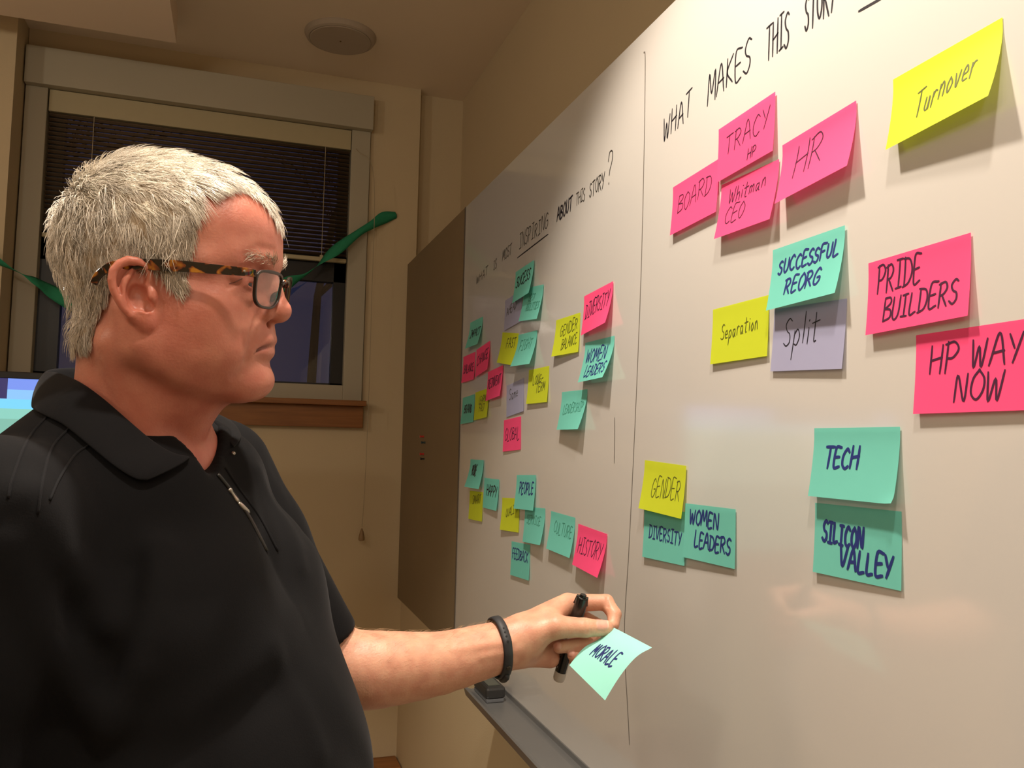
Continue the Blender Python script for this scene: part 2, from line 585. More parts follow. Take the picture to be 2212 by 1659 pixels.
# ------------------------------------------------------------------ handwriting
GLYPH = {k: [[tuple(map(float, p.split(','))) for p in st.split()] for st in v.split('|')] for k, v in {
 'A': '0,0 .45,1 .9,0|.15,.38 .8,.42', 'B': '.05,0 .05,1|.05,1 .6,.95 .7,.72 .1,.53|.1,.53 .75,.42 .75,.12 .05,0', 'C': '.8,.85 .5,1 .1,.65 .15,.2 .5,0 .85,.12',
 'D': '.1,0 .1,1|-.05,1 .6,.9 .85,.5 .6,.1 .0,0', 'E': '.75,1 .1,.98 .1,0 .75,.02|.1,.5 .6,.53', 'F': '.8,1 .1,.97 .08,0|.1,.52 .6,.55',
 'G': '.85,.85 .5,1 .1,.65 .15,.15 .5,0 .85,.2 .85,.45 .5,.45', 'H': '.05,1 .05,0|.8,1 .8,0|.05,.48 .85,.55', 'I': '.4,1 .4,0|.1,1 .7,1|.1,0 .7,0', 'i': '.2,.55 .2,0|.2,.8 .22,.83',
 'K': '.1,1 .1,0|.8,1 .12,.5 .8,0', 'L': '.1,1 .1,0 .75,.04', 'M': '.0,0 .15,1 .48,.3 .82,1 .95,0', 'N': '.05,0 .1,1 .75,0 .8,1', 'O': '.45,1 .1,.7 .1,.25 .45,0 .8,.3 .8,.7 .45,1',
 'P': '.1,0 .1,1|-.05,.95 .5,1 .8,.75 .5,.48 .1,.45', 'Q': '.45,1 .1,.7 .1,.25 .45,0 .8,.3 .8,.7 .45,1|.5,.25 .9,-.1', 'R': '.1,0 .1,1|-.05,.95 .5,1 .75,.75 .5,.52 .12,.48|.3,.48 .85,0',
 'S': '.75,.9 .45,1 .15,.8 .3,.55 .65,.42 .7,.15 .4,0 .05,.12', 'T': '.0,.96 .9,1|.45,.98 .42,0', 'U': '.08,1 .08,.25 .4,0 .75,.25 .8,1', 'V': '.0,1 .4,0 .85,1',
 'W': '.0,1 .22,0 .48,.75 .75,0 1.0,1', 'X': '0,1 .8,0|.8,1 0,0', 'Y': '.0,1 .35,.5|.8,1 .3,0', 'J': '.6,1 .6,.2 .3,0 .05,.2', 'Z': '0,1 .8,1 0,0 .8,0',
 '?': '.1,.75 .3,1 .7,.95 .7,.7 .4,.45 .35,.28|.33,.05 .35,.02', '-': '.15,.45 .65,.48', '_': '0,0 2.6,.12',
 'a': '.55,.5 .2,.5 .1,.2 .3,0 .55,.25|.55,.5 .6,.05 .7,0', 'c': '.6,.45 .3,.55 .1,.25 .3,0 .6,.1', 'e': '.1,.28 .6,.32 .4,.55 .12,.4 .15,.08 .6,.05', 'h': '.1,1 .1,0|.1,.35 .4,.55 .55,.35 .55,0',
 'l': '.2,1 .2,0', 'm': '.05,.5 .05,0|.05,.35 .25,.52 .35,.3 .35,0|.35,.35 .6,.52 .7,.3 .7,0', 'n': '.08,.5 .08,0|.08,.35 .35,.55 .5,.35 .55,0', 'o': '.35,.55 .1,.3 .3,0 .6,.25 .35,.55',
 'p': '.1,.5 .1,-.45|.1,.4 .4,.55 .6,.3 .4,.02 .12,.1', 'r': '.1,.5 .1,0|.1,.3 .3,.5 .5,.48', 's': '.55,.48 .2,.5 .2,.32 .5,.22 .45,.02 .1,.05', 't': '.3,.9 .3,.05 .5,0|.0,.58 .65,.62',
 'u': '.1,.5 .12,.1 .4,.02 .5,.5 .55,0', 'v': '.05,.5 .28,0 .55,.5', 'w': '.0,.5 .18,0 .38,.4 .6,0 .8,.5', 'y': '.1,.5 .35,.1|.6,.5 .2,-.4', '.': '.1,.02 .16,.04'}.items()}


def text_strokes(s, h, adv=0.95, slant=0.12, jit=0.05, seed=0, aspect=0.7):
    """single-stroke handwriting: list of polylines (x along the line, y up), height h"""
    rnd = random.Random(sum(map(ord, s))+seed)
    x = 0.0
    out = []
    for ch in s:
        if ch == ' ':
            x += h*aspect*.75
            continue
        g = GLYPH.get(ch) or GLYPH.get(ch.upper())
        dy = rnd.uniform(-jit, jit)*h
        sc = 1+rnd.uniform(-jit, jit)*1.5
        w = max(p[0] for st in g for p in st)
        for st in g:
            q = [(x+(px*aspect+py*slant)*h*sc+rnd.uniform(-1, 1)*jit*.35*h, dy+py*h*sc+rnd.uniform(-1, 1)*jit*.35*h) for px, py in st]
            n = max(6, 5*len(q))
            out.append(spline(q, n) if len(q) > 2 else np.array([np.array(q[0])*(1-t)+np.array(q[1])*t for t in np.linspace(0, 1, 6)]))
        x += h*aspect*(w+.28)*adv
    return out, x


def ribbon(mb, pts2, width, surf, off):
    """ink line: flat ribbon lying on surf(x, y) raised by off"""
    P = np.asarray(pts2)
    T = np.gradient(P, axis=0)
    T /= np.linalg.norm(T, axis=1)[:, None]+1e-9
    N = np.stack([-T[:, 1], T[:, 0]], 1)
    P = P.copy()
    P[0] -= T[0]*width*.4
    P[-1] += T[-1]*width*.4
    v = []
    for i in range(len(P)):
        w = width*.5*(1.0 if 0 < i < len(P)-1 else .7)
        v.append(surf(*(P[i]+N[i]*w), off))
        v.append(surf(*(P[i]-N[i]*w), off))
    mb.add(v, [(2*i, 2*i+1, 2*i+3, 2*i+2) for i in range(len(P)-1)])


def paper(name, c):
    m = mat('paper_'+name, c, 0.65, 0.25, noise=0.04, nscale=40)
    nt = m.node_tree
    pb = nt.nodes['Principled BSDF']
    out = nt.nodes['Material Output']
    tr = nt.nodes.new('ShaderNodeBsdfTranslucent')
    tr.inputs[0].default_value = (*c, 1)
    mx = nt.nodes.new('ShaderNodeMixShader')
    mx.inputs[0].default_value = 0.18
    nt.links.new(pb.outputs[0], mx.inputs[1])
    nt.links.new(tr.outputs[0], mx.inputs[2])
    nt.links.new(mx.outputs[0], out.inputs[0])
    return m


PAPER = {'pink': paper('pink', (0.95, 0.085, 0.24)), 'teal': paper('teal', (0.17, 0.58, 0.49)), 'yellow': paper('yellow', (0.58, 0.66, 0.03)), 'lavender': paper('lavender', (0.38, 0.38, 0.55))}
INK = {'black': mat('ink_black', (.012, .010, .016), .5, noise=.05), 'blue': mat('ink_blue', (.015, .025, .16), .5, noise=.05), 'grey': mat('ink_faded', (.09, .085, .075), .5, noise=.05),
       'plum': mat('ink_plum', (.05, .008, .035), .5, noise=.05), 'olive': mat('ink_olive', (.08, .085, .012), .5, noise=.05), 'teal': mat('ink_faded_teal', (.05, .26, .19), .5, noise=.05)}
NWID, NHGT = 0.127, 0.0762


def note(color, tl, tr, lift, text, ink, label, layer=0, size=None, curl=None, wid=NWID, pen=.0022, tilt=None, seed=0, slope=0.0, group='sticky notes on the whiteboard'):
    """one sticky note stuck along its top edge, lower edge lifting off the board by lift=(left,right)"""
    a, b = at_x(*tl, BX), at_x(*tr, BX)
    mid = (a+b)/2
    eu = (b-a)/np.linalg.norm(b-a)
    if tilt is not None:
        eu = np.array([0, -math.cos(tilt), math.sin(tilt)])
    ed = np.array([0, 0, -1.0])
    ed = ed-eu*(ed@eu)
    ed /= np.linalg.norm(ed)
    out = np.array([-1.0, 0, 0])
    org = mid-eu*wid/2
    base = 0.0006+0.0009*layer

    def surf(u, v, off=0.0):
        t = min(max(v/NHGT, 0), 1.02)
        L = lift[0]*(1-u/wid)+lift[1]*u/wid
        g = max(0, (t-.12)/.88)
        h = L*(g**1.45)
        sh = L*L*g*g/(2*NHGT)*.8
        vv = v-sh
        if curl:                      # a folded-up lower corner
            c = (u/wid-curl[0])*curl[2]+(t-curl[1])
            if c > 0:
                h += c*c*.12
                vv -= c*c*.06
        return org+eu*u+ed*vv+out*(base+h+off)
    nu, nv = 12, 12
    V = [surf(wid*i/nu, NHGT*j/nv) for j in range(nv+1) for i in range(nu+1)]
    Fc = [(j*(nu+1)+i, (j+1)*(nu+1)+i, (j+1)*(nu+1)+i+1, j*(nu+1)+i+1) for j in range(nv) for i in range(nu)]
    o = obj('sticky_note', V, Fc, PAPER[color], smooth=True, loc=mid+out*base)
    tag(o, label, 'sticky note', group)
    mb = MB()
    for s, u0, v0, h, *u1 in text:         # u0, v0: start of the baseline (and u1 its end) in fractions of the note
        sts, w = text_strokes(s, h, seed=seed)
        kx = (u1[0]-u0)*wid/w if u1 else min(1.0, (.93-u0)*wid/w)
        for st in sts:
            q = np.stack([u0*wid+st[:, 0]*kx, v0*NHGT-st[:, 1]-st[:, 0]*kx*slope], 1)
            q[:, 0] = np.clip(q[:, 0], .002, wid-.002)
            ribbon(mb, q, pen, surf, 0.00035)
    if mb.v:
        mb.build('handwriting', INK[ink], o)
    return o


B, U, G, P = 'black', 'blue', 'grey', 'plum'
R_ = [  # right half of the board, seen close
 ('yellow', (1932, 171), (2164, 39), (.012, .020), [('Turnover', .26, .74, .028, 0.82)], 'olive', 'yellow note reading Turnover at the top right of the board', 0, .0016, .22),
 ('pink', (1561, 400), (1685, 344), (.010, .012), [('Whitman', .16, .42, .020), ('CEO', .14, .80, .022)], P, 'pink note with CEO on its second line, below the topmost pink note', 1, .0014, .06),
 ('pink', (1456, 404), (1552, 344), (.006, .006), [('BOARD', .13, .62, .026, 0.88)], P, 'pink note reading BOARD at the left of the pink cluster', 0, .0014, .06),
 ('pink', (1555, 281), (1679, 198), (.004, .005), [('TRACY', .14, .58, .027), ('HP', .56, .90, .014)], P, 'topmost pink note of the pink cluster under the right heading', 2, .0014, .04),
 ('pink', (1693, 314), (1851, 218), (.014, .016), [('HR', .20, .70, .036, 0.62)], P, 'pink note reading HR in large letters, right of the pink cluster', 1, .0016, .10),
 ('lavender', (1675, 668), (1829, 645), (.003, .004), [('Split', .16, .62, .034, 0.68)], B, 'lavender note reading Split under the teal reorg note', 0, .0014, .05),
 ('yellow', (1541, 669), (1662, 637), (.004, .003), [('Separation', .17, .60, .020, 0.84)], 'olive', 'yellow note reading Separation beside the lavender Split note', 0, .0013, .08),
 ('teal', (1673, 541), (1829, 487), (.010, .014), [('SUCCESSFUL', .10, .44, .017, 0.95), ('REORG', .24, .80, .019, 0.76)], U, 'teal note reading SUCCESSFUL REORG above the lavender note', 2, .0028, .03),
 ('pink', (1983, 724), (2236, 686), (.005, .004), [('HP WAY', .13, .50, .026, 0.92), ('NOW', .36, .88, .026, 0.78)], P, 'pink note ending in WAY NOW cut off by the right edge', 0, .0021, .02),
 ('pink', (1879, 569), (2099, 503), (.006, .007), [('PRIDE', .10, .46, .027, 0.56), ('BUILDERS', .18, .86, .022, 0.91)], P, 'pink note reading PRIDE BUILDERS on the right', 1, .0021, .05),
 ('teal', (1762, 1086), (1948, 1105), (.004, .002), [('SILICON', .10, .52, .021, 0.60), ('VALLEY', .32, .84, .021, 0.92)], U, 'teal note reading SILICON VALLEY below the TECH note', 0, .0036, -.04),
 ('teal', (1762, 925), (1946, 922), (.009, .010), [('TECH', .16, .56, .022, 0.58)], U, 'teal note reading TECH with a curled lower right corner', 1, .0034, -.02),
 ('teal', (1393, 1097), (1481, 1106), (.004, .003), [('DIVERSITY', .14, .58, .019)], U, 'teal note reading DIVERSITY below the yellow GENDER note', 0, .0024, -.05),
 ('teal', (1482, 1087), (1591, 1100), (.004, .002), [('WOMEN', .10, .36, .020), ('LEADERS', .22, .76, .020)], U, 'teal note reading WOMEN LEADERS right of the teal DIVERSITY note', 1, .0030, -.02),
 ('yellow', (1397, 994), (1484, 1006), (.009, .006), [('GENDER', .24, .70, .030)], 'olive', 'yellow note reading GENDER above the teal DIVERSITY note', 2, .0014, .03),
]
L_ = [  # left half of the board, farther away
 ('lavender', (1091, 650), (1129, 624), (.003, .003), [('AHEAD', .12, .55, .020)], G, 'lavender note half under the teal SUCESS note', 0, .0022, .08),
 ('teal', (1133, 624), (1177, 614), (.010, .012), [('BEST', .30, .42, .016), ('ABILITIES', .25, .70, .016)], 'teal', 'teal note with faint writing tucked behind the SUCESS note', 1, .0020, .02),
 ('teal', (1117, 588), (1156, 562), (.008, .012), [('SUCESS', .08, .56, .024)], B, 'teal note reading SUCESS at the top of the left group', 3, .0034, .05),
 ('teal', (1015, 698), (1045, 683), (.014, .014), [('IMPACT', .16, .62, .022)], B, 'dark looking teal note highest beside the left board edge', 0, .0034, .0),
 ('pink', (1002, 771), (1027, 760), (.005, .004), [('BALANCE', .12, .66, .022)], P, 'leftmost pink note at the board edge, touching the CHANGE note', 0, .0030, .0),
 ('pink', (1029, 757), (1061, 735), (.004, .008), [('CHANGE', .08, .62, .026)], P, 'pink note reading CHANGE between two other pink notes', 1, .0028, .04),
 ('teal', (999, 860), (1027, 851), (.006, .004), [('BRAND', .20, .62, .022)], B, 'teal note overhanging the left edge of the whiteboard', 0, .0036, .0),
 ('yellow', (1028, 848), (1056, 838), (.004, .006), [('LEARN', .30, .46, .018), ('FAST', .36, .74, .018)], 'olive', 'yellow note partly under the pink REINVENT note at left', 0, .0022, .03),
 ('pink', (1056, 804), (1088, 789), (.006, .008), [('REINVENT', .06, .60, .024)], P, 'pink note reading REINVENT, lowest of the three pinks at left', 2, .0028, .03),
 ('yellow', (1086, 718), (1121, 720), (.010, .008), [('FAST', .34, .50, .024)], 'olive', 'yellow note beside the teal note below the SUCESS note', 0, .0024, .06),
 ('lavender', (1094, 834), (1133, 816), (.001, .002), [('Same', .16, .50, .026)], G, 'lavender note low in the left group above the GLOBAL note', 0, .0018, .02),
 ('teal', (1121, 724), (1162, 713), (.018, .016), [('FIGHT', .16, .52, .024)], 'teal', 'teal note lifting off the board right of a yellow note', 1, .0022, .02),
 ('yellow', (1142, 800), (1188, 790), (.005, .004), [('LONG-', .24, .46, .019), ('TERM', .42, .70, .019)], 'olive', 'yellow note right of the lower lavender note', 0, .0020, .06),
 ('pink', (1089, 908), (1126, 899), (.003, .001), [('GLOBAL', .10, .66, .028)], P, 'pink note reading GLOBAL standing alone in the middle left', 0, .0020, -.02),
 ('yellow', (1202, 692), (1254, 675), (.009, .003), [('GENDER', .22, .50, .022), ('BALANCE', .34, .86, .020)], 'olive', 'yellow note reading GENDER BALANCE left of a pink DIVERSITY note', 0, .0018, .10),
 ('pink', (1264, 640), (1325, 608), (.007, .016), [('DIVERSITY', .09, .60, .028)], P, 'pink note reading DIVERSITY on the left half of the board', 1, .0022, .05),
 ('teal', (1265, 741), (1328, 725), (.014, .022), [('WOMEN', .10, .52, .024), ('LEADERS', .18, .88, .020)], U, 'teal note reading WOMEN LEADERS below the pink DIVERSITY note', 0, .0028, .02),
 ('teal', (1215, 847), (1269, 841), (.010, .018), [('LEADERSHIP', .14, .58, .018)], 'teal', 'teal note reading LEADERSHIP on the left half of the board', 0, .0016, .04),
 ('yellow', (1014, 1060), (1045, 1063), (.003, .002), [('SMART', .24, .46, .022)], 'olive', 'yellow note hanging under the leftmost lower teal note', 0, .0020, .06),
 ('teal', (1017, 992), (1048, 994), (.016, .012), [('PRIDE', .22, .56, .026, 0.56)], B, 'leftmost teal note of the lower left group', 2, .0042, .04),
 ('teal', (1047, 1032), (1080, 1036), (.003, .006), [('HAPPY', .20, .56, .026)], B, 'teal note reading HAPPY in the lower left group', 1, .0036, -.02),
 ('yellow', (1086, 1075), (1122, 1077), (.006, .002), [('QUALITY', .26, .58, .018)], 'olive', 'yellow note left of and below the PEOPLE note', 0, .0020, .16),
 ('teal', (1135, 1095), (1178, 1098), (.006, .012), [('SERVICE', .12, .46, .018)], 'teal', 'teal note tucked under the PEOPLE note', 0, .0018, -.02),
 ('teal', (1118, 1026), (1160, 1026), (.007, .006), [('PEOPLE', .18, .54, .025)], U, 'teal note reading PEOPLE in bold letters', 2, .0036, .0),
 ('teal', (1192, 1104), (1242, 1118), (.009, .010), [('CULTURE', .18, .52, .022)], 'teal', 'teal note reading CULTURE left of the pink HISTORY note', 0, .0018, -.02),
 ('teal', (1105, 1169), (1146, 1177), (.003, .003), [('FEEDBACK', .06, .48, .022)], U, 'teal note reading FEEDBACK, lowest on the left half', 0, .0028, -.02),
 ('pink', (1250, 1131), (1314, 1154), (.010, .016), [('HISTORY', .09, .66, .028)], P, 'pink note reading HISTORY above the held marker', 1, .0018, .02),
]
for i, (c, tl, tr, lf, tx, ink, lab, lay, pen, slp) in enumerate(R_+L_):
    note(c, tl, tr, lf, tx, ink, lab, lay, pen=pen, seed=i, slope=slp, curl=(1.0, .86, 1.1) if tx[0][0] == 'TECH' else None)

# headings and ruled lines written on the enamel itself: parts of the whiteboard


def bsurf(x, y, off=0.0):
    return np.array([BX-.0003-off, x, y])


HINK = {'black': INK['black'], 'dark': mat('ink_dry_dark', (.025, .022, .018), .5, noise=.3, nscale=300), 'faded': mat('ink_dry_faded', (.055, .048, .038), .5, noise=.3, nscale=300)}


def board_word(w, px, px2, h, pen, ink=None):
    """one handwritten word from its lower left corner px to its right end px2"""
    o, e_ = at_x(*px, BX), at_x(*px2, BX)
    sts, wd = text_strokes(w, h, seed=1, aspect=.8, jit=.07, slant=.12)
    kx = (o[1]-e_[1])/wd
    mb = MB()
    for st in sts:
        ribbon(mb, np.stack([o[1]-st[:, 0]*kx, o[2]+st[:, 1]+(e_[2]-o[2])*st[:, 0]/wd], 1), pen, bsurf, 0.0)
    mb.build('heading_word', ink or INK['black'], wb)


for w, a, c, h in (('WHAT', (1433, 305), (1497, 243), .040), ('MAKES', (1528, 226), (1624, 146), .040), ('THIS', (1655, 134), (1706, 92), .040), ('STORY', (1738, 66), (1806, 18), .042)):
    board_word(w, a, c, h, .0026)
for w, a, c, h, pn, ik in (('WHAT', (1029, 613), (1055, 592), .025, .0026, 'faded'), ('IS', (1066, 584), (1073, 578), .024, .0026, 'faded'), ('MOST', (1085, 565), (1106, 548), .025, .0026, 'faded'), ('INSPIRING', (1121, 540), (1185, 490), .034, .0024, 'dark'),
                   ('ABOUT', (1203, 480), (1237, 450), .028, .0042, 'black'), ('THIS', (1244, 445), (1264, 430), .022, .0024, 'faded'), ('STORY', (1273, 426), (1306, 404), .027, .0026, 'dark'), ('?', (1311, 403), (1323, 392), .056, .0026, 'dark')):
    board_word(w, a, c, h, pn, ink=HINK[ik])
for (a, c), wd in ((((1856, 24), (1905, -4)), .0030), (((1118, 557), (1184, 506)), .0030)):
    p, q = at_x(*a, BX), at_x(*c, BX)
    mb = MB()
    ribbon(mb, np.linspace(p[1:], q[1:], 8), wd, bsurf, 0)
    mb.build('underline', INK['black'], wb)
mb = MB()
line = [at_x(*p, BX)[1:] for p in ((1391, 113), (1394, 130), (1392, 300), (1386, 560), (1377, 800), (1368, 1000), (1358, 1200), (1350, 1330), (1350, 1420), (1356, 1530), (1360, 1608))]
ribbon(mb, spline(line, 80), .0022, bsurf, 0)
line = [at_x(*p, BX)[1:] for p in ((1328, 903), (1328, 950), (1327, 1000))]
ribbon(mb, spline(line, 10), .0024, bsurf, 0)
mb.build('dividing_line', mat('ink_line', (.16, .14, .12), .5, noise=.2), wb)
# ------------------------------------------------------------------ implicit-surface modelling (numpy)
def smin(a, b, k):
    h = np.clip(.5+.5*(b-a)/k, 0, 1)
    return b*(1-h)+a*h-k*h*(1-h)


def smax(a, b, k):
    return -smin(-a, -b, k)


def s_ell(p, c, r):
    q = (p-np.asarray(c))/np.asarray(r)
    k0 = np.linalg.norm(q, axis=1)
    k1 = np.linalg.norm(q/np.asarray(r), axis=1)
    return k0*(k0-1)/np.maximum(k1, 1e-9)


def s_sph(p, c, r):
    return np.linalg.norm(p-np.asarray(c), axis=1)-r


def s_cap(p, a, b, ra, rb):
    a, b = np.asarray(a, float), np.asarray(b, float)
    ba = b-a
    t = np.clip(((p-a)@ba)/(ba@ba), 0, 1)
    return np.linalg.norm(p-a-t[:, None]*ba, axis=1)-(ra+(rb-ra)*t)


def s_chain(p, pts, rad, k=0.0):
    d = None
    for i in range(len(pts)-1):
        e = s_cap(p, pts[i], pts[i+1], rad[i], rad[i+1])
        d = e if d is None else (smin(d, e, k) if k else np.minimum(d, e))
    return d


def s_line(p, pts):
    """distance to a polyline"""
    return s_chain(p, pts, [0]*len(pts))


def mesh_sdf(fn, lo, hi, h, bs=12, slack=1.35):
    """surface-nets polygonisation of fn(points)->distance on a block-sparse grid; returns verts, quads"""
    lo = np.asarray(lo, float)
    n = np.ceil((np.asarray(hi)-lo)/h).astype(int)
    nb = np.ceil(n/bs).astype(int)
    bi = np.stack(np.meshgrid(*[np.arange(k) for k in nb], indexing='ij'), -1).reshape(-1, 3)
    ctr = lo+(bi*bs+bs/2)*h
    d = fn(ctr)
    act = bi[np.abs(d) < bs*h*.5*math.sqrt(3)*slack+2*h]
    g = np.arange(bs+2)                       # one extra layer on the high side so that edges see their cells
    off = np.stack(np.meshgrid(g, g, g, indexing='ij'), -1).reshape(-1, 3)
    N = n+bs+4
    stride = np.array([N[1]*N[2], N[2], 1], np.int64)
    VK, VP, Q = [], [], []
    m = bs+2
    for s in range(0, len(act), 64):
        blk = act[s:s+64]
        node = (blk[:, None, :]*bs+off[None]-1)                       # nodes from -1 .. bs
        val = fn(lo+node.reshape(-1, 3)*h).reshape(len(blk), m, m, m)
        ins = val < 0
        # cells -1..bs-1 (index 0..bs)
        corners = [val[:, dx:m-1+dx, dy:m-1+dy, dz:m-1+dz] for dx in (0, 1) for dy in (0, 1) for dz in (0, 1)]
        cs = np.stack(corners, -1)
        neg = (cs < 0).sum(-1)
        sel = (neg > 0) & (neg < 8)
        bidx, ci, cj, ck = np.nonzero(sel)
        if len(bidx) == 0:
            continue
        c8 = cs[sel].reshape(-1, 2, 2, 2)
        acc = np.zeros((len(c8), 3))
        cnt = np.zeros(len(c8))
        for ax in range(3):
            a = np.take(c8, 0, axis=1+ax)
            b = np.take(c8, 1, axis=1+ax)
            cr = (a < 0) != (b < 0)
            t = np.where(cr, a/np.where(a-b == 0, 1, a-b), 0)
            oth = [k for k in range(3) if k != ax]
            for i in (0, 1):
                for j in (0, 1):
                    w = cr[:, i, j]
                    acc[w, ax] += t[w, i, j]
                    acc[w, oth[0]] += i
                    acc[w, oth[1]] += j
                    cnt += w
        pos = acc/np.maximum(cnt, 1)[:, None]
        cell = blk[bidx]*bs+np.stack([ci, cj, ck], 1)-1
        VK.append((cell+2)@stride)
        VP.append(lo+(cell+pos)*h)
        # quads: edges whose low node lies in this block (node index 0..bs-1 => array 1..bs)
        core = ins[:, 1:bs+1, 1:bs+1, 1:bs+1]
        for ax in range(3):
            sl = [slice(1, bs+1)]*3
            sl[ax] = slice(2, bs+2)
            nx = ins[(slice(None), *sl)]
            e, i, j, k = np.nonzero(core != nx)
            if len(e) == 0:
                continue
            nd = blk[e]*bs+np.stack([i, j, k], 1)
            flip = core[e, i, j, k]
            a1, a2 = [q for q in range(3) if q != ax]
            o1 = np.zeros(3, int)
            o1[a1] = 1
            o2 = np.zeros(3, int)
            o2[a2] = 1
            q4 = np.stack([(nd-o1-o2+2)@stride, (nd-o2+2)@stride, (nd+2)@stride, (nd-o1+2)@stride], 1)
            if ax == 1:
                flip = ~flip
            q4[~flip] = q4[~flip][:, ::-1]
            Q.append(q4)
    VK = np.concatenate(VK)
    VP = np.concatenate(VP)
    uk, ui = np.unique(VK, return_index=True)
    Q = np.concatenate(Q)
    idx = np.searchsorted(uk, Q)
    idx = np.minimum(idx, len(uk)-1)
    ok = (uk[idx] == Q).all(1)
    return VP[ui], idx[ok]


def grad_normals(fn, P, e=1e-3):
    g = np.stack([fn(P+np.eye(3)[i]*e)-fn(P-np.eye(3)[i]*e) for i in range(3)], 1)
    return g/(np.linalg.norm(g, axis=1)[:, None]+1e-12)


def project(fn, P, it=4):
    for _ in range(it):
        n = grad_normals(fn, P)
        P = P-n*fn(P)[:, None]
    return P
# ------------------------------------------------------------------ the man: frames of reference
def frame(fx, pitch=0.0, roll=0.0):
    """columns forward, left, up for a heading fx (angle from +X towards -Y) and a downward pitch"""
    f = np.array([math.cos(fx)*math.cos(pitch), -math.sin(fx)*math.cos(pitch), -math.sin(pitch)])
    l = np.array([math.sin(fx), math.cos(fx), 0])
    u = np.cross(f, l)
    l2 = math.cos(roll)*l+math.sin(roll)*u
    u2 = -math.sin(roll)*l+math.cos(roll)*u
    return np.stack([f, l2, u2], 1)


HO = at_d(347, 644, .775)                       # point between the ears
HR = frame(math.radians(18), math.radians(-1.0), math.radians(6.0))


HS = np.array([.945, 1.0, .965])


def h2w(p):
    return HO+(np.asarray(p)*HS)@HR.T


def w2h(p):
    return ((p-HO)@HR)/HS


PHI = math.radians(27)
BR = frame(PHI)
NB = at_d(330, 900, .81)                        # base of the neck
def b2w(p):
    return NB+np.asarray(p, float)@BR.T
def w2b(p):
    return (p-NB)@BR


# ------------------------------------------------------------------ head
EO = np.array([0.0200, 0.072, -0.002])          # in front of the tragus, |y| mirrored
_ea = math.radians(22)
EF = np.array([math.cos(_ea), -math.sin(_ea), 0])     # forward along the ear plate (mirrored: y towards the head)
EN = np.array([math.sin(_ea), math.cos(_ea), 0])      # outward
ES = 1/8.295/2560.


def ear_pt(px, py, n=0.0):
    return np.array([(px-1080)*ES, -(py-850)*ES, n])


HELIX = [ear_pt(*q) for q in ((960, 780, .001), (1060, 700, .002), (1115, 600, .003), (1110, 480, .004), (1050, 350, .006), (920, 262, .0075), (760, 245, .008), (620, 320, .009), (520, 450, .0095),
                              (490, 610, .0095), (515, 780, .009), (580, 950, .008), (670, 1110, .007), (790, 1250, .006))]
ANTI = [ear_pt(*q) for q in ((870, 360, .003), (800, 470, .005), (710, 600, .0065), (660, 740, .007), (670, 880, .007), (730, 1000, .0068), (840, 1085, .0065), (970, 1140, .0065), (1080, 1170, .006))]


def sdf_ear(ph):
    q = np.stack([ph[:, 0], np.abs(ph[:, 1]), ph[:, 2]], 1)-EO
    p = np.stack([q@EF, q[:, 2], q@EN], 1)
    c = math.cos(.20)
    s = math.sin(.20)
    ctr = ear_pt(800, 800, -.001)
    r = p-ctr
    rr = np.stack([c*r[:, 0]+s*r[:, 1], -s*r[:, 0]+c*r[:, 1], r[:, 2]], 1)
    d = s_ell(rr, (0, 0, 0), (.0145, .0255, .0052))
    d = smin(d, s_ell(p, ear_pt(1040, 1340, .003), (.0085, .0095, .0042)), .005)           # lobe
    d = smin(d, s_ell(p, ear_pt(900, 1240, .003), (.010, .008, .0045)), .004)
    d = smin(d, s_chain(p, HELIX, [.0026, .0030, .0034, .0036, .0038, .0040, .0041, .0041, .0040, .0039, .0037, .0035, .0034, .0034]), .0022)
    d = smin(d, s_chain(p, ANTI, [.0018, .0024, .0028, .0029, .0029, .0029, .0029, .0029, .0028]), .0022)
    d = smin(d, s_ell(p, ear_pt(1150, 880, .004), (.0052, .0085, .0050)), .004)             # tragus
    d = smin(d, s_cap(p, ear_pt(1150, 520, -.004), ear_pt(1210, 1180, -.004), .006, .006), .006)   # root of the ear
    d = smax(d, -s_ell(p, ear_pt(900, 900, .006), (.0085, .0120, .0105)), .0025)            # concha
    d = smax(d, -s_ell(p, ear_pt(1060, 1060, .005), (.0055, .0060, .0075)), .0025)
    d = smax(d, -s_ell(p, ear_pt(950, 500, .0065), (.0055, .0085, .0055)), .002)            # fossa
    d = smax(d, -s_chain(p, [ear_pt(*k) for k in ((700, 400, .0095), (612, 560, .0098), (598, 720, .0096), (630, 880, .0092))], [.0016, .0021, .0019, .0009]), .0015)
    return d


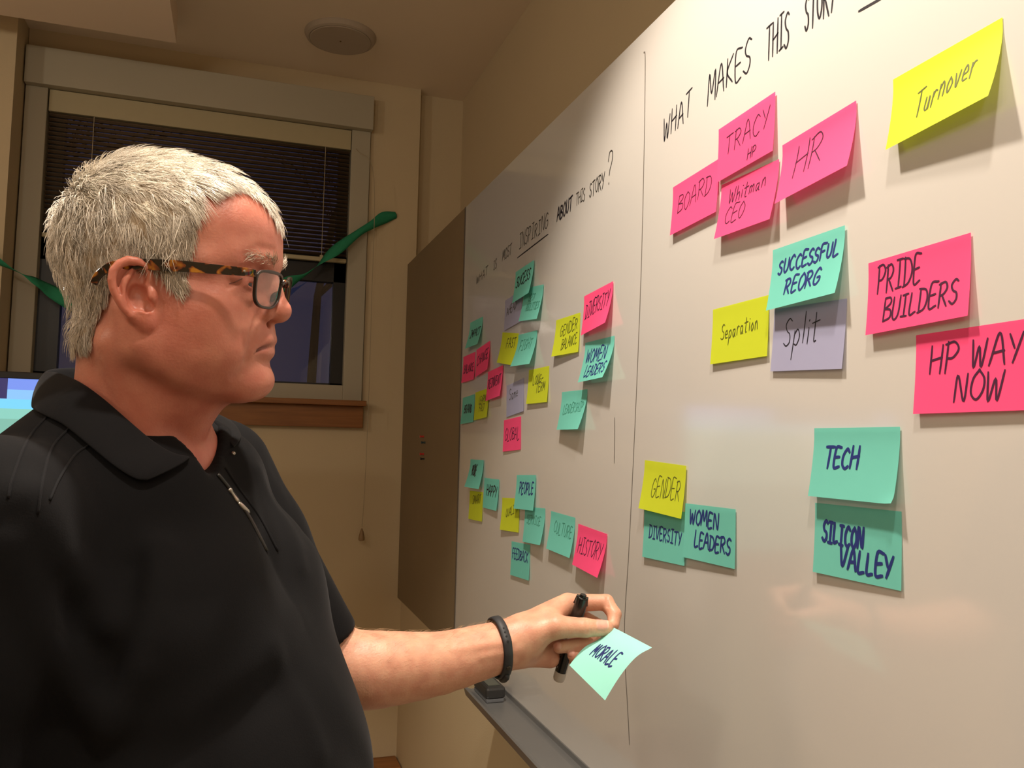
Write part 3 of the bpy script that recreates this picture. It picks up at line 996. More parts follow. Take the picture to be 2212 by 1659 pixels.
def head_profile(ph):
    """half-width-free helper kept simple: distance field of skull, face and neck in head space"""
    p = np.stack([ph[:, 0], np.abs(ph[:, 1]), ph[:, 2]], 1)
    d = s_ell(p, (.0030, 0, .043), (.0905, .0755, .0855))                         # cranium
    d = smin(d, s_ell(p, (.0435, 0, .055), (.0755, .0650, .063)), .020)              # forehead
    d = smin(d, s_ell(p, (.040, 0, .000), (.066, .0655, .060)), .020)               # face core
    d = smin(d, s_chain(p, [(.1005, 0, .034), (.0970, .020, .0350), (.0830, .041, .0355), (.068, .052, .030)], [.0155, .0145, .0125, .010]), .014)   # brow
    d = smin(d, s_ell(p, (.066, .042, -.012), (.026, .022, .020)), .016)            # cheek bone
    d = smin(d, s_ell(p, (.066, .030, -.046), (.034, .030, .036)), .018)            # lower cheek
    d = smin(d, s_ell(p, (.036, .046, -.030), (.042, .024, .040)), .018)            # masseter
    d = smin(d, s_ell(p, (.0775, 0, -.037), (.0345, .034, .036)), .014)              # muzzle
    d = smin(d, s_ell(p, (.0880, 0, -.0790), (.0230, .024, .0190)), .012)           # chin
    d = smin(d, s_chain(p, [(.078, .016, -.080), (.045, .045, -.066), (.008, .0575, -.045), (.000, .060, -.015)], [.017, .019, .019, .016]), .020)  # jaw
    d = smin(d, s_ell(p, (.034, 0, -.0685), (.054, .046, .0285)), .020)               # under the jaw
    d = smin(d, s_ell(p, (.016, 0, -.099), (.040, .042, .030)), .025)               # soft throat
    return d


def sdf_head(ph):
    p = np.stack([ph[:, 0], np.abs(ph[:, 1]), ph[:, 2]], 1)
    d = head_profile(ph)
    # eye sockets, lids
    d = smax(d, -s_ell(p, (.1075, .033, .0135), (.0150, .0185, .0105)), .012)
    lid = s_sph(p, (.0865, .0325, .0135), .0150)
    slit = s_ell(p, (.1005, .0290, .0108), (.012, .0095, .0016))
    lid = smax(lid, -slit, .001)
    d = smin(d, lid, .004)
    d = smin(d, s_chain(p, [(.099, .018, .021), (.0985, .033, .0235), (.088, .047, .018)], [.003, .004, .003]), .006)      # upper lid fold
    d = smin(d, s_chain(p, [(.098, .018, .003), (.0955, .032, -.002), (.086, .045, .004)], [.003, .004, .003]), .006)      # bag
    # nose
    n = s_chain(p, [(.1045, 0, .026), (.1105, 0, .008), (.1165, 0, -.010)], [.0080, .0085, .0108], .006)
    n = smin(n, s_ell(p, (.1155, 0, -.0125), (.0128, .0118, .0108)), .005)
    n = smin(n, s_ell(p, (.1000, .0135, -.0148), (.0155, .0078, .0095)), .005)
    n = smin(n, s_chain(p, [(.096, .010, .018), (.099, .014, -.008)], [.008, .009]), .008)
    d = smin(d, n, .0065)
    d = smax(d, -s_ell(p, (.1055, .0088, -.0242), (.0105, .0034, .0040)), .003)                                             # nostril
    # lips
    d = smin(d, s_chain(p, [(.1085, 0, -.0395), (.1065, .010, -.0400), (.100, .020, -.0445), (.0955, .0255, -.0485)], [.0045, .0042, .0032, .0020]), .005)
    d = smin(d, s_chain(p, [(.1065, 0, -.0525), (.1040, .010, -.0525), (.0985, .019, -.0510)], [.0050, .0046, .0032]), .006)
    slitd = s_chain(p, [(.1165, 0, -.0455), (.1115, .010, -.0460), (.1050, .019, -.0482), (.0965, .0285, -.0525)], [.0014]*4)
    d = smax(d, -slitd, .0022)
    for pts, w, a in CREASES:
        d = d+a*np.exp(-(s_line(p, pts)/w)**2)
    # ears
    return smin(d, sdf_ear(ph), .0035)


# creases of the face, located on the surface from the photo: nose to mouth, jowl, brow, under the eye, jaw
CREASES = []


def _crease(px, w, a):
    out = []
    for x, y in px:
        d = ray(x, y)/FOCAL
        t = .6
        for _ in range(150):
            v = float(sdf_head(w2h((CAM+d*t)[None]))[0])
            if v < 2e-4 or t > 1:
                break
            t += v*.6
        q = w2h((CAM+d*t)[None])[0]
        out.append((q[0], abs(q[1]), q[2]))
    return (out, w, a)


CREASES = [_crease([(570, 668), (558, 686), (548, 718), (539, 755), (534, 780)], .0036, .0036), _crease([(534, 780), (522, 800), (508, 814)], .0050, .0016),
           _crease([(532, 552), (556, 534), (592, 541)], .0040, .0016), _crease([(520, 612), (505, 616), (492, 622)], .0025, .0009),
           _crease([(508, 640), (526, 656), (550, 668)], .0050, .0008), _crease([(340, 760), (400, 800), (470, 835)], .012, .0016), _crease([(573, 662), (564, 674), (563, 690), (572, 697)], .0030, .0022)]


# neck and upper chest under the open collar (head space top, body space bottom)
NK_TOP = h2w((-.022, 0, -.045))
NK_BOT = b2w((-.002, 0, -.04))


def sdf_neck(pw):
    d = s_chain(pw, [NK_TOP, (NK_TOP+NK_BOT)/2-BR[:, 0]*.002, NK_BOT], [.0530, .0535, .0615], .02)
    pb = w2b(pw)
    pa = np.stack([pb[:, 0], np.abs(pb[:, 1]), pb[:, 2]], 1)
    d = smin(d, s_cap(pa, (-.035, .03, -.055), (-.03, .155, -.080), .052, .050), .04)      # trapezius to shoulder
    d = smin(d, s_ell(pa, (.0, 0, -.165), (.100, .160, .150)), .04)                        # upper chest
    # throat muscles and hollow
    hp = w2h(pw)
    ah = np.stack([hp[:, 0], np.abs(hp[:, 1]), hp[:, 2]], 1)
    d = smin(d, s_cap(ah, (-.020, .056, -.045), (.018, .014, -.195), .012, .011), .022)
    d = smin(d, s_ell(ah, (.030, 0, -.122), (.012, .012, .016)), .012)
    return d


def sdf_headneck(pw):
    return smin(sdf_head(w2h(pw)), sdf_neck(pw), .018)


# ------------------------------------------------------------------ left arm and hand
SL = b2w((-.02, .168, -.060))
SR = b2w((-.02, -.175, -.088))
ELB = at_d(700, 1437, 1.00)
WRI = at_d(1092, 1393, 1.070)


def hp_(x, y, d):
    return at_d(x, y, d)


ARM = [SL, SL*.45+ELB*.55, ELB]
FOREARM = [at_d(705, 1435, 1.00), at_d(775, 1447, 1.005), at_d(850, 1443, 1.015), at_d(950, 1432, 1.035), at_d(1040, 1408, 1.058), at_d(1092, 1394, 1.070), at_d(1130, 1381, 1.078)]
FR = [.040, .0445, .0420, .0365, .0325, .0295, .0285]
_fa = spline([list(a)+[r] for a, r in zip(FOREARM, FR)], 15)
FOREARM, FR = [q[:3] for q in _fa], [float(q[3]) for q in _fa]
VIEW = -FWD


def sdf_hand(p):
    W1 = hp_(1108, 1388, 1.078)
    mcp = [hp_(1226, 1303, 1.118), hp_(1238, 1326, 1.134), hp_(1238, 1355, 1.140), hp_(1226, 1388, 1.136)]
    crp = [hp_(1128, 1356, 1.088), hp_(1128, 1372, 1.092), hp_(1128, 1390, 1.092), hp_(1126, 1408, 1.090)]
    d = None
    for c, m, r0, r1 in zip(crp, mcp, (.0175, .0175, .017, .016), (.0132, .0130, .0122, .0112)):
        e = s_chain(p, [W1*.55+c*.45, c, (c+m)/2, m], [.019, r0, (r0+r1)/2, r1])
        d = e if d is None else smin(d, e, .010)
    d = smin(d, s_cap(p, hp_(1122, 1412, 1.082), hp_(1188, 1420, 1.108), .0155, .0140), .012)   # heel of the hand
    d = smin(d, s_cap(p, hp_(1128, 1374, 1.074), hp_(1190, 1352, 1.080), .0165, .0155), .012)   # ball of the thumb
    fing = [
        ([mcp[0], hp_(1309, 1301, 1.118), hp_(1327, 1327, 1.104), hp_(1325, 1349, 1.093)], [.0125, .0105, .0092, .0080]),
        ([mcp[1], hp_(1300, 1358, 1.122), hp_(1262, 1391, 1.088), hp_(1208, 1398, 1.079)], [.0122, .0105, .0095, .0080]),
        ([mcp[2], hp_(1290, 1392, 1.118), hp_(1266, 1413, 1.086), hp_(1238, 1416, 1.077)], [.0118, .0100, .0090, .0076]),
        ([mcp[3], hp_(1258, 1413, 1.132), hp_(1252, 1424, 1.112), hp_(1236, 1424, 1.104)], [.0108, .0090, .0080, .0068]),
    ]
    for pts, rad in fing:
        e = s_chain(p, pts, rad, .003)
        d = smin(d, e, .0035)
    th = s_chain(p, [hp_(1140, 1373, 1.072), hp_(1202, 1354, 1.072), hp_(1263, 1356, 1.074), hp_(1309, 1357, 1.080)], [.0180, .0150, .0118, .0102], .004)
    d = smin(d, th, .006)
    # web between thumb and index, creases at the joints
    d = smin(d, s_cap(p, hp_(1180, 1335, 1.090), hp_(1212, 1318, 1.108), .012, .0095), .014)
    for (x, y, dd), w, a in (((1268, 1345, 1.062), .0018, .0010), ((1275, 1348, 1.062), .0018, .0008), ((1312, 1290, 1.108), .002, .0012)):
        q = p-hp_(x, y, dd)
        along = np.abs(q@RT)
        d = d+a*np.exp(-(along/w)**2)*(np.linalg.norm(q, axis=1) < .014)
    return d


def _trace0(px, py, fn):
    d = ray(px, py)/FOCAL
    t = .9
    for _ in range(150):
        v = float(fn((CAM+d*t)[None])[0])
        if v < 2e-4:
            break
        t += v*.7
    return CAM+d*t


NAILS = [(_trace0(1302, 1349, sdf_hand), .05, .0085, .0072), (_trace0(1203, 1395, sdf_hand), 3.05, .0062, .0048), (_trace0(1235, 1412, sdf_hand), 3.1, .0052, .0042)]
_sdf_hand0 = sdf_hand


def sdf_hand(p):
    d = _sdf_hand0(p)
    for c, ang, a, b_ in NAILS:
        d3 = p-c
        x, y = d3@RT, d3@UP
        x, y = x*math.cos(ang)+y*math.sin(ang), -x*math.sin(ang)+y*math.cos(ang)
        k = (np.abs(x/a)**3+np.abs(y/b_)**3)**(1/3)
        near = np.exp(-(np.linalg.norm(d3, axis=1)/.012)**4)
        d = d+near*(.0007*np.exp(-((k-1.08)/.12)**2)-.0004*np.clip((1-k)/.15, 0, 1))
    return d


def sdf_arm(p):
    d = s_chain(p, ARM, [.060, .048, .043], .01)
    f = s_chain(p, FOREARM, FR, .006)
    # flatten the wrist a little along the line of sight
    d = smin(d, f, .02)
    # tendons on the inner wrist
    a, b = at_d(985, 1404, 1.018), at_d(1100, 1388, 1.045)
    d = smin(d, s_cap(p, a, b, .0025, .0035), .008)
    d = smin(d, s_cap(p, at_d(1040, 1418, 1.026), at_d(1120, 1402, 1.050), .0020, .0035), .008)
    return d


def sdf_armhand(p):
    return smin(sdf_arm(p), sdf_hand(p), .014)


# right arm hangs at his side, outside the frame; torso and legs under the clothes
ELR = b2w((-.05, -.235, -.33))
WRR = b2w((.05, -.225, -.56))


def sdf_bulk(p):
    pb = w2b(p)
    pa = np.stack([pb[:, 0], np.abs(pb[:, 1]), pb[:, 2]], 1)
    d = s_ell(pb, (.0, 0, -.20), (.112, .165, .20))
    d = smin(d, s_ell(pb, (.045, 0, -.42), (.14, .155, .20)), .06)
    d = smin(d, s_ell(pb, (.0, 0, -.62), (.12, .155, .13)), .06)
    d = smin(d, s_chain(pa, [(-.0, .085, -.66), (.0, .09, -1.02), (-.02, .095, -1.40)], [.085, .06, .045], .02), .03)
    d = smin(d, s_chain(p, [SR, ELR, WRR, b2w((.085, -.215, -.64))], [.06, .046, .03, .035], .015), .02)
    return d


def skin_fn(p):
    """whole body as one field, with detail groups skipped where they cannot matter"""
    d = np.full(len(p), 9.0)
    hp = np.linalg.norm(p-HO, axis=1)
    m = hp < .34
    if m.any():
        d[m] = np.minimum(d[m], sdf_headneck(p[m]))
    if (~m).any():
        d[~m] = np.minimum(hp[~m]-.22, sdf_neck(p[~m]))
    a = np.minimum(np.linalg.norm(p-(ELB+WRI)/2, axis=1), np.linalg.norm(p-SL, axis=1))
    m = a < .40
    if m.any():
        d[m] = smin(d[m], sdf_armhand(p[m]), .01)
    return d


def skin_all(p):
    return smin(skin_fn(p), sdf_bulk(p), .01)


# colour zones on the skin (true pigment: lips, flush, beard shadow, nails; painted shade: face, mouth)
def skin_colors(P, N):
    ph = w2h(P)
    pa = np.stack([ph[:, 0], np.abs(ph[:, 1]), ph[:, 2]], 1)
    base = np.array([.64, .335, .225])
    col = np.tile(base, (len(P), 1))

    def blend(c, w):
        col[:] = col*(1-w[:, None])+np.asarray(c)*w[:, None]
    inh = (np.linalg.norm(ph, axis=1) < .26)
    g = lambda q, s: np.exp(-(np.linalg.norm(pa-np.asarray(q), axis=1)/s)**2)*inh
    red = (.50, .145, .10)
    blend((.48, .168, .118), .80*np.clip((.22-np.linalg.norm(ph-np.array([0, 0, -.03]), axis=1))/.05, 0, 1))  # ruddy face tone, darkened as well to paint in its shade
    blend(red, .55*g((.045, .060, -.02), .035))
    blend(red, .55*g((.10, .035, .095), .035))
    blend(red, .45*g((.118, 0, -.012), .016))
    e = sdf_ear(ph[inh]) if inh.any() else np.zeros(0)
    w = np.zeros(len(P))
    w[inh] = .6*np.exp(-(np.maximum(e, 0)/.003)**2)
    blend((.56, .19, .13), w)
    blend(red, .5*np.clip((-.06-ph[:, 2])/.06, 0, 1)*np.clip((ph[:, 2]+.30)/.05, 0, 1)*(np.hypot(ph[:, 0], ph[:, 1]) < .14))
    lip = np.minimum(s_chain(pa, [(.1135, 0, -.0400), (.106, .013, -.0425), (.098, .0235, -.0488)], [0]*3), s_chain(pa, [(.112, 0, -.0520), (.106, .012, -.0520), (.099, .0215, -.0508)], [0]*3))
    blend((.46, .17, .13), .75*np.clip(1.3-lip/.0048, 0, 1)*inh)
    sl = s_chain(pa, [(.1165, 0, -.0455), (.1115, .010, -.0460), (.1050, .019, -.0482), (.0965, .0285, -.0525)], [0]*4)
    blend((.16, .045, .035), .8*np.clip(1.5-sl/.0022, 0, 1)*inh)  # shade in the parting of the lips, painted as a dark line
    # nails
    for c, ang, a, b_ in NAILS:
        d3 = P-c
        x, y = d3@RT, d3@UP
        x, y = x*math.cos(ang)+y*math.sin(ang), -x*math.sin(ang)+y*math.cos(ang)
        k = (np.abs(x/a)**3+np.abs(y/b_)**3)**(1/3)
        near = np.linalg.norm(d3, axis=1) < .014
        blend((.68, .36, .29), .9*np.clip((1-k)/.10, 0, 1)*near)
        blend((.80, .62, .50), .8*np.clip((x/a-.72)/.1, 0, 1)*np.clip((1-k)/.10, 0, 1)*near)
    return col


M_skin = bpy.data.materials.new('skin')
M_skin.use_nodes = True
nt = M_skin.node_tree
b = nt.nodes['Principled BSDF']
b.inputs['Roughness'].default_value = 0.43
b.inputs['Specular IOR Level'].default_value = 0.42
b.inputs['Subsurface Weight'].default_value = 0.35
b.inputs['Subsurface Radius'].default_value = (1.0, .35, .2)
b.inputs['Subsurface Scale'].default_value = 0.006
va = nt.nodes.new('ShaderNodeVertexColor')
va.layer_name = 'pigment_and_light'
tc = nt.nodes.new('ShaderNodeTexCoord')
n1 = nt.nodes.new('ShaderNodeTexNoise')
n1.inputs['Scale'].default_value = 55
n1.inputs['Detail'].default_value = 5
nt.links.new(tc.outputs['Object'], n1.inputs['Vector'])
rm = nt.nodes.new('ShaderNodeMapRange')
rm.inputs[1].default_value, rm.inputs[2].default_value, rm.inputs[3].default_value, rm.inputs[4].default_value = .35, .7, .84, 1.12
nt.links.new(n1.outputs['Fac'], rm.inputs[0])
mx = nt.nodes.new('ShaderNodeMixRGB')
mx.blend_type = 'MULTIPLY'
mx.inputs[0].default_value = 1
nt.links.new(va.outputs['Color'], mx.inputs[1])
cmb = nt.nodes.new('ShaderNodeCombineColor')
pw = nt.nodes.new('ShaderNodeMath')
pw.operation = 'POWER'
pw.inputs[1].default_value = .5
nt.links.new(rm.outputs[0], pw.inputs[0])
nt.links.new(pw.outputs[0], cmb.inputs[0])
nt.links.new(rm.outputs[0], cmb.inputs[1])
nt.links.new(rm.outputs[0], cmb.inputs[2])
nt.links.new(cmb.outputs[0], mx.inputs[2])
nt.links.new(mx.outputs[0], b.inputs['Base Color'])
n2 = nt.nodes.new('ShaderNodeTexNoise')
n2.inputs['Scale'].default_value = 420
n2.inputs['Detail'].default_value = 3
nt.links.new(tc.outputs['Object'], n2.inputs['Vector'])
bp = nt.nodes.new('ShaderNodeBump')
bp.inputs['Strength'].default_value = .35
bp.inputs['Distance'].default_value = .0008
nt.links.new(n2.outputs['Fac'], bp.inputs['Height'])
nt.links.new(bp.outputs['Normal'], b.inputs['Normal'])

person = empty('person', (NB[0], NB[1], 0.0))
tag(person, 'grey-haired person in black polo shirt and glasses holding a note by the whiteboard', 'person')


def with_color(o, cols):
    a = o.data.color_attributes.new('pigment_and_light', 'FLOAT_COLOR', 'POINT')
    a.data.foreach_set('color', np.hstack([cols, np.ones((len(cols), 1))]).astype(np.float32).ravel())


# fine mesh where skin shows, coarse mesh under the clothes, one object
import time as _time
_t0 = _time.time()
hv, hq = mesh_sdf(sdf_headneck, HO-np.array([.17, .17, .26]), HO+np.array([.17, .17, .16]), .0014)
av, aq = mesh_sdf(sdf_armhand, np.minimum(SL, ELB)-np.array([.09, .09, .09]), np.array([WRI[0]+.22, max(SL[1], WRI[1])+.12, SL[2]+.10]), .0014)
bv, bq = mesh_sdf(lambda p: smin(sdf_bulk(p), smin(sdf_neck(p), sdf_arm(p), .01), .01)+.004, NB+np.array([-.36, -.36, -1.49]), NB+np.array([.40, .36, .02]), .008)


def keep(v, q, m):
    f = m[q].all(1)
    q = q[f]
    u, inv = np.unique(q, return_inverse=True)
    return v[u], inv.reshape(-1, 4)


hv, hq = keep(hv, hq, w2b(hv)[:, 2] > -.18)
V = np.vstack([hv, av, bv])
Qd = np.vstack([hq, aq+len(hv), bq+len(hv)+len(av)])
body = obj('body', V, Qd, M_skin, person, smooth=True)
with_color(body, skin_colors(V, None))
print('skin', len(V), _time.time()-_t0)
# ------------------------------------------------------------------ clothing
def trace(px, py, fn, d0=.45, d1=1.4):
    """first point of the surface fn seen at a photo position"""
    d = ray(px, py)/FOCAL
    t = d0
    for _ in range(120):
        v = float(fn((CAM+d*t)[None])[0])
        if v < 3e-4 or t > d1:
            break
        t += v*.6
    return CAM+d*t


APEX = at_d(469, 1020, .748)


def sdf_torso(pw):
    p = w2b(pw)
    p[:, 2] += .16*np.maximum(0, -p[:, 1])*np.clip((p[:, 2]+.35)/.2, 0, 1)      # the near shoulder hangs lower
    a = np.stack([p[:, 0], np.abs(p[:, 1]), p[:, 2]], 1)
    d = s_ell(p, (-.005, 0, -.20), (.128, .180, .205))
    d = smin(d, s_ell(a, (.078, .065, -.180), (.074, .085, .080)), .05)       # chest
    d = smin(d, s_ell(p, (.075, 0, -.305), (.130, .165, .140)), .05)
    d = smin(d, s_ell(p, (.070, 0, -.44), (.163, .182, .20)), .07)
    d = smin(d, s_ell(p, (.042, 0, -.66), (.150, .178, .13)), .05)
    d = smin(d, s_cap(a, (-.045, .045, -.030), (-.030, .150, -.070), .058, .062), .05)
    d = smin(d, s_ell(a, (.03, .055, -.055), (.05, .05, .04)), .04)
    return d


SLEEVE_L = [SL, SL*.65+ELB*.35, SL*.13+ELB*.87]
SLEEVE_R = [SR, SR*.6+ELR*.4, SR*.2+ELR*.8]


def sdf_shirt0(pw):
    d = sdf_torso(pw)
    l = s_chain(pw, SLEEVE_L, [.063, .058, .0555], .02)
    ax = (SLEEVE_L[2]-SLEEVE_L[0])/np.linalg.norm(SLEEVE_L[2]-SLEEVE_L[0])
    l = smax(l, (pw-SLEEVE_L[2])@ax-.012, .006)
    r = s_chain(pw, SLEEVE_R, [.068, .070, .072], .02)
    ar = (SLEEVE_R[2]-SLEEVE_R[0])/np.linalg.norm(SLEEVE_R[2]-SLEEVE_R[0])
    r = smax(r, (pw-SLEEVE_R[2])@ar-.012, .006)
    k = .022
    d = smin(smin(d, l, k), r, k)
    # openings: neck, front vee, sleeve mouth
    nk = s_chain(pw, [NK_TOP, NB+BR@np.array([-.026, 0, -.022])], [.066, .070])
    nk = smin(nk, s_cap(pw, NB+BR@np.array([.02, 0, .0]), APEX, .052, .003), .012)
    d = smax(d, -nk, .006)
    m = s_cap(pw, SLEEVE_L[2]-ax*.03, SLEEVE_L[2]+ax*.05, .0485, .0485)
    return smax(d, -m, .003)


# folds of the cloth: ridges and valleys found on the surface
FOLDS = []
for pts, w, a in (
        ([(60, 1075), (120, 1190), (190, 1290), (232, 1345)], .017, -.0100),
        ([(20, 1180), (80, 1330), (160, 1470), (236, 1568)], .015, -.0085),
        ([(345, 1190), (332, 1290), (312, 1400), (262, 1530)], .014, -.0080),
        ([(307, 1455), (275, 1510), (240, 1568)], .010, -.0045),
        ([(290, 1230), (270, 1340), (243, 1480)], .014, .0050),
        ([(140, 1240), (190, 1360), (225, 1450)], .014, .0045),
        ([(560, 1020), (610, 1120), (650, 1220)], .012, -.0025),
        ([(590, 1010), (630, 1090), (662, 1170)], .010, .0010),
        ([(420, 1560), (540, 1440), (640, 1330)], .018, -.0030),
        ([(330, 1640), (480, 1560), (620, 1470)], .018, .0030),
        ([(590, 1400), (640, 1500), (690, 1620)], .012, -.0025)):
    q = np.array([trace(x, y, sdf_shirt0) for x, y in pts])
    FOLDS.append((spline(q, 9), w, a))


def sdf_shirt(pw):
    d = sdf_shirt0(pw)
    m = np.abs(d) < .03
    if m.any():
        p = pw[m]
        e = d[m]
        for q, w, a in FOLDS:
            e = e+a*np.exp(-(s_line(p, q)/w)**2)
        b = w2b(p)
        e = e+.0012*np.sin(b[:, 2]*55+8*b[:, 1]+3*np.sin(b[:, 1]*22))*np.clip((-b[:, 2]-.2)/.1, 0, 1)
        d[m] = e
    return d


def cloth(name, c, rib=0):
    m = mat(name, c, 0.88, 0.12, sheen=.05)
    nt = m.node_tree
    b = nt.nodes['Principled BSDF']
    b.inputs['Sheen Roughness'].default_value = .4
    b.inputs['Sheen Tint'].default_value = (.6, .6, .65, 1)
    tc = nt.nodes.new('ShaderNodeTexCoord')
    n = nt.nodes.new('ShaderNodeTexNoise')
    n.inputs['Scale'].default_value = 700
    nt.links.new(tc.outputs['Object'], n.inputs[0])
    bp = nt.nodes.new('ShaderNodeBump')
    bp.inputs['Strength'].default_value = .25
    bp.inputs['Distance'].default_value = .0006
    nt.links.new(n.outputs['Fac'], bp.inputs['Height'])
    nt.links.new(bp.outputs[0], b.inputs['Normal'])
    return m


M_shirt = cloth('black_knit', (.0050, .0050, .0058))
M_collar = cloth('black_rib_knit', (.0085, .0085, .0098), 1)
sv, sq = mesh_sdf(sdf_shirt, NB+np.array([-.33, -.36, -.74]), NB+np.array([.33, .36, .07]), .0036)
shirt = obj('polo_shirt', sv, sq, M_shirt, person, smooth=True)

# collar: folded band round the neck
CF = [(411, 990, .738), (373, 981, .728), (329, 955, .722), (274, 909, .726), (219, 862, .742), (170, 828, .766), (122, 808, .800), (98, 806, .840), (122, 799, .885), (200, 800, .92), (320, 828, .925),
      (410, 872, .895), (453, 897, .872), (454, 916, .852), (459, 938, .834)]
CL = [(318, 1038, .712), (290, 1034, .704), (245, 1006, .696), (190, 961, .698), (138, 919, .716), (103, 901, .742), (75, 886, .785), (72, 878, .84), (100, 862, .905), (200, 872, .955), (350, 900, .965),
      (465, 902, .935), (500, 912, .905), (521, 941, .885), (504, 969, .850)]


def fit_depth(q, fns, off, lim):
    t = min([float((trace(q[0], q[1], f)-CAM)@FWD) for f in fns])-off
    return at_d(q[0], q[1], t if abs(t-q[2]) < lim else q[2])


cl = spline([fit_depth(q, [sdf_shirt], .006, .08) for q in CL], 70)
cf = spline([fit_depth(q, [sdf_shirt, sdf_headneck], .007, .06) if i < 6 else at_d(*q) for i, q in enumerate(CF)], 70)
ctr = NB+BR@np.array([-.02, 0, .01])
V, NCS = [], 8
for i in range(70):
    F, L = cf[i], cl[i]
    inw = ctr-F
    inw[2] = 0
    inw /= np.linalg.norm(inw)
    endf = min(1, i/5, (69-i)/5)
    I0 = F+inw*.006+np.array([0, 0, -.034])
    I1 = F+inw*.0045+np.array([0, 0, -.014])
    T = F+np.array([0, 0, .0015])
    O1 = F*.82+L*.18-inw*.004
    O2 = F*.5+L*.5-inw*.005
    O3 = F*.2+L*.8-inw*.003
    V += [I0, I1, F+inw*.0022, T, O1, O2, O3, L]
Fq = [(i*NCS+k, i*NCS+k+1, (i+1)*NCS+k+1, (i+1)*NCS+k) for i in range(69) for k in range(NCS-1)]
collar = obj('collar', V, Fq, M_collar, shirt, smooth=True, solid=.0022, sub=2)

# seams on the shoulder, front placket, zip
sm = lambda p: sdf_shirt(p)


def on_shirt(pts, n, lift=0.0):
    return np.array([trace(x, y, sm) for x, y in spline(pts, n)])-FWD*lift


for pts in ([(108, 893), (60, 950), (26, 1040), (18, 1075)], [(150, 925), (112, 968), (92, 1040), (82, 1110)], [(192, 962), (160, 985), (128, 1035), (108, 1080)]):
    MB().tube(on_shirt(pts, 24, .0003), .0011, 6).build('seam', M_collar, shirt, smooth=True)
zp = on_shirt([(470, 1024), (500, 1062), (540, 1120), (576, 1190)], 26, .0006)
MB().tube(zp, .0022, 8).build('zip', mat('zip_black', (.006, .006, .006), .35, .5, noise=.1), shirt, smooth=True)
zp2 = on_shirt([(486, 1010), (520, 1060), (562, 1118), (600, 1190)], 26, .0002)
MB().tube(zp2, .0014, 6).build('seam', M_collar, shirt, smooth=True)
M_zip = mat('zip_metal', (.45, .42, .38), .3, .5, metal=.9, noise=.2, nscale=200)
pl = np.array([trace(x, y, sm) for x, y in ((497, 1054), (507, 1068), (517, 1083), (529, 1096), (540, 1107))])-FWD*.004
zpull = MB().tube(spline(pl[:3], 8), [.0024, .0026, .0016, .0016, .0016, .0018, .0022, .0018], 8).tube(spline(pl[2:], 8), [.0012, .0022, .0026, .0027, .0027, .0027, .0026, .0018], 8).build('zip_pull', M_zip, shirt, smooth=True)
p0 = trace(506, 979, sm)-FWD*.002
MB().lathe([(0, -.001), (.0022, 0), (.002, .0018), (0, .0022)], p0, VIEW, 12).build('zip_stop', M_zip, shirt, smooth=True)

# trousers and shoes (below the frame)
def sdf_trousers(pw):
    p = w2b(pw)
    a = np.stack([p[:, 0], np.abs(p[:, 1]), p[:, 2]], 1)
    d = s_ell(p, (.0, 0, -.70), (.125, .165, .12))
    return smin(d, s_chain(a, [(-.0, .088, -.74), (.0, .095, -1.06), (-.02, .10, -1.43)], [.098, .078, .068], .03), .04)


tv_, tq_ = mesh_sdf(sdf_trousers, NB+np.array([-.30, -.30, -1.52]), NB+np.array([.30, .30, -.55]), .009)
obj('trousers', tv_, tq_, mat('denim', (.03, .04, .07), .85, noise=.3, nscale=200), person, smooth=True)
for s in (-1, 1):
    def sdf_shoe(pw, s=s):
        p = w2b(pw)-np.array([-.02, .10*s, -NB[2]])
        d = smin(s_ell(p, (.11, 0, .035), (.085, .045, .035)), s_cap(p, (-.04, 0, .05), (.06, 0, .045), .042, .042), .03)
        d = smin(d, s_cap(p, (-.02, 0, .05), (-.02, 0, .10), .045, .045), .03)
        return smax(d, -p[:, 2]+.002, .004)
    v_, q_ = mesh_sdf(sdf_shoe, b2w((.04, .10*s, -NB[2]))-np.array([.26, .26, .02]), b2w((.04, .10*s, -NB[2]))+np.array([.26, .26, .18]), .007)
    obj('shoe', v_, q_, mat('black_leather', (.012, .010, .009), .4, noise=.2), person, smooth=True)

# ------------------------------------------------------------------ eyes
M_eye = mat('eye_white', (.36, .29, .25), .2, .5, noise=.05)
M_iris = mat('iris_blue_grey', (.09, .12, .14), .2, .5, noise=.3, nscale=400)
for s in (-1, 1):
    c = h2w((.0865, .0325*s, .0135))
    mbe = MB()
    mbe.lathe([(.0130*math.sin(t), -.0130*math.cos(t)) for t in np.linspace(.02, 3.12, 14)], c, BR[:, 0], 20)
    eb = mbe.build('eyeball', M_eye, person, smooth=True)
    g = HR[:, 0]*.97+HR[:, 2]*(-.15)
    g /= np.linalg.norm(g)
    MB().lathe([(0, .01315), (.0025, .0131), (.0056, .0122), (.006, .0116)], c, g, 18).build('iris', M_iris, eb, smooth=True)
    lq = np.array([w2h(trace(x, y, sdf_headneck)[None])[0] for x, y in ((495, 612), (503, 611), (511, 608), (518, 604), (524, 601))])
    lq[:, 1] = np.abs(lq[:, 1])*s
    MB().tube([h2w(q) for q in spline(lq, 14)], [.0001]+[.00035]*12+[.0001], 6).build('eyelashes', mat('lash_brown', (.10, .035, .022), .7, noise=.1), person, smooth=True)
# ------------------------------------------------------------------ hair
rng = np.random.default_rng(5)
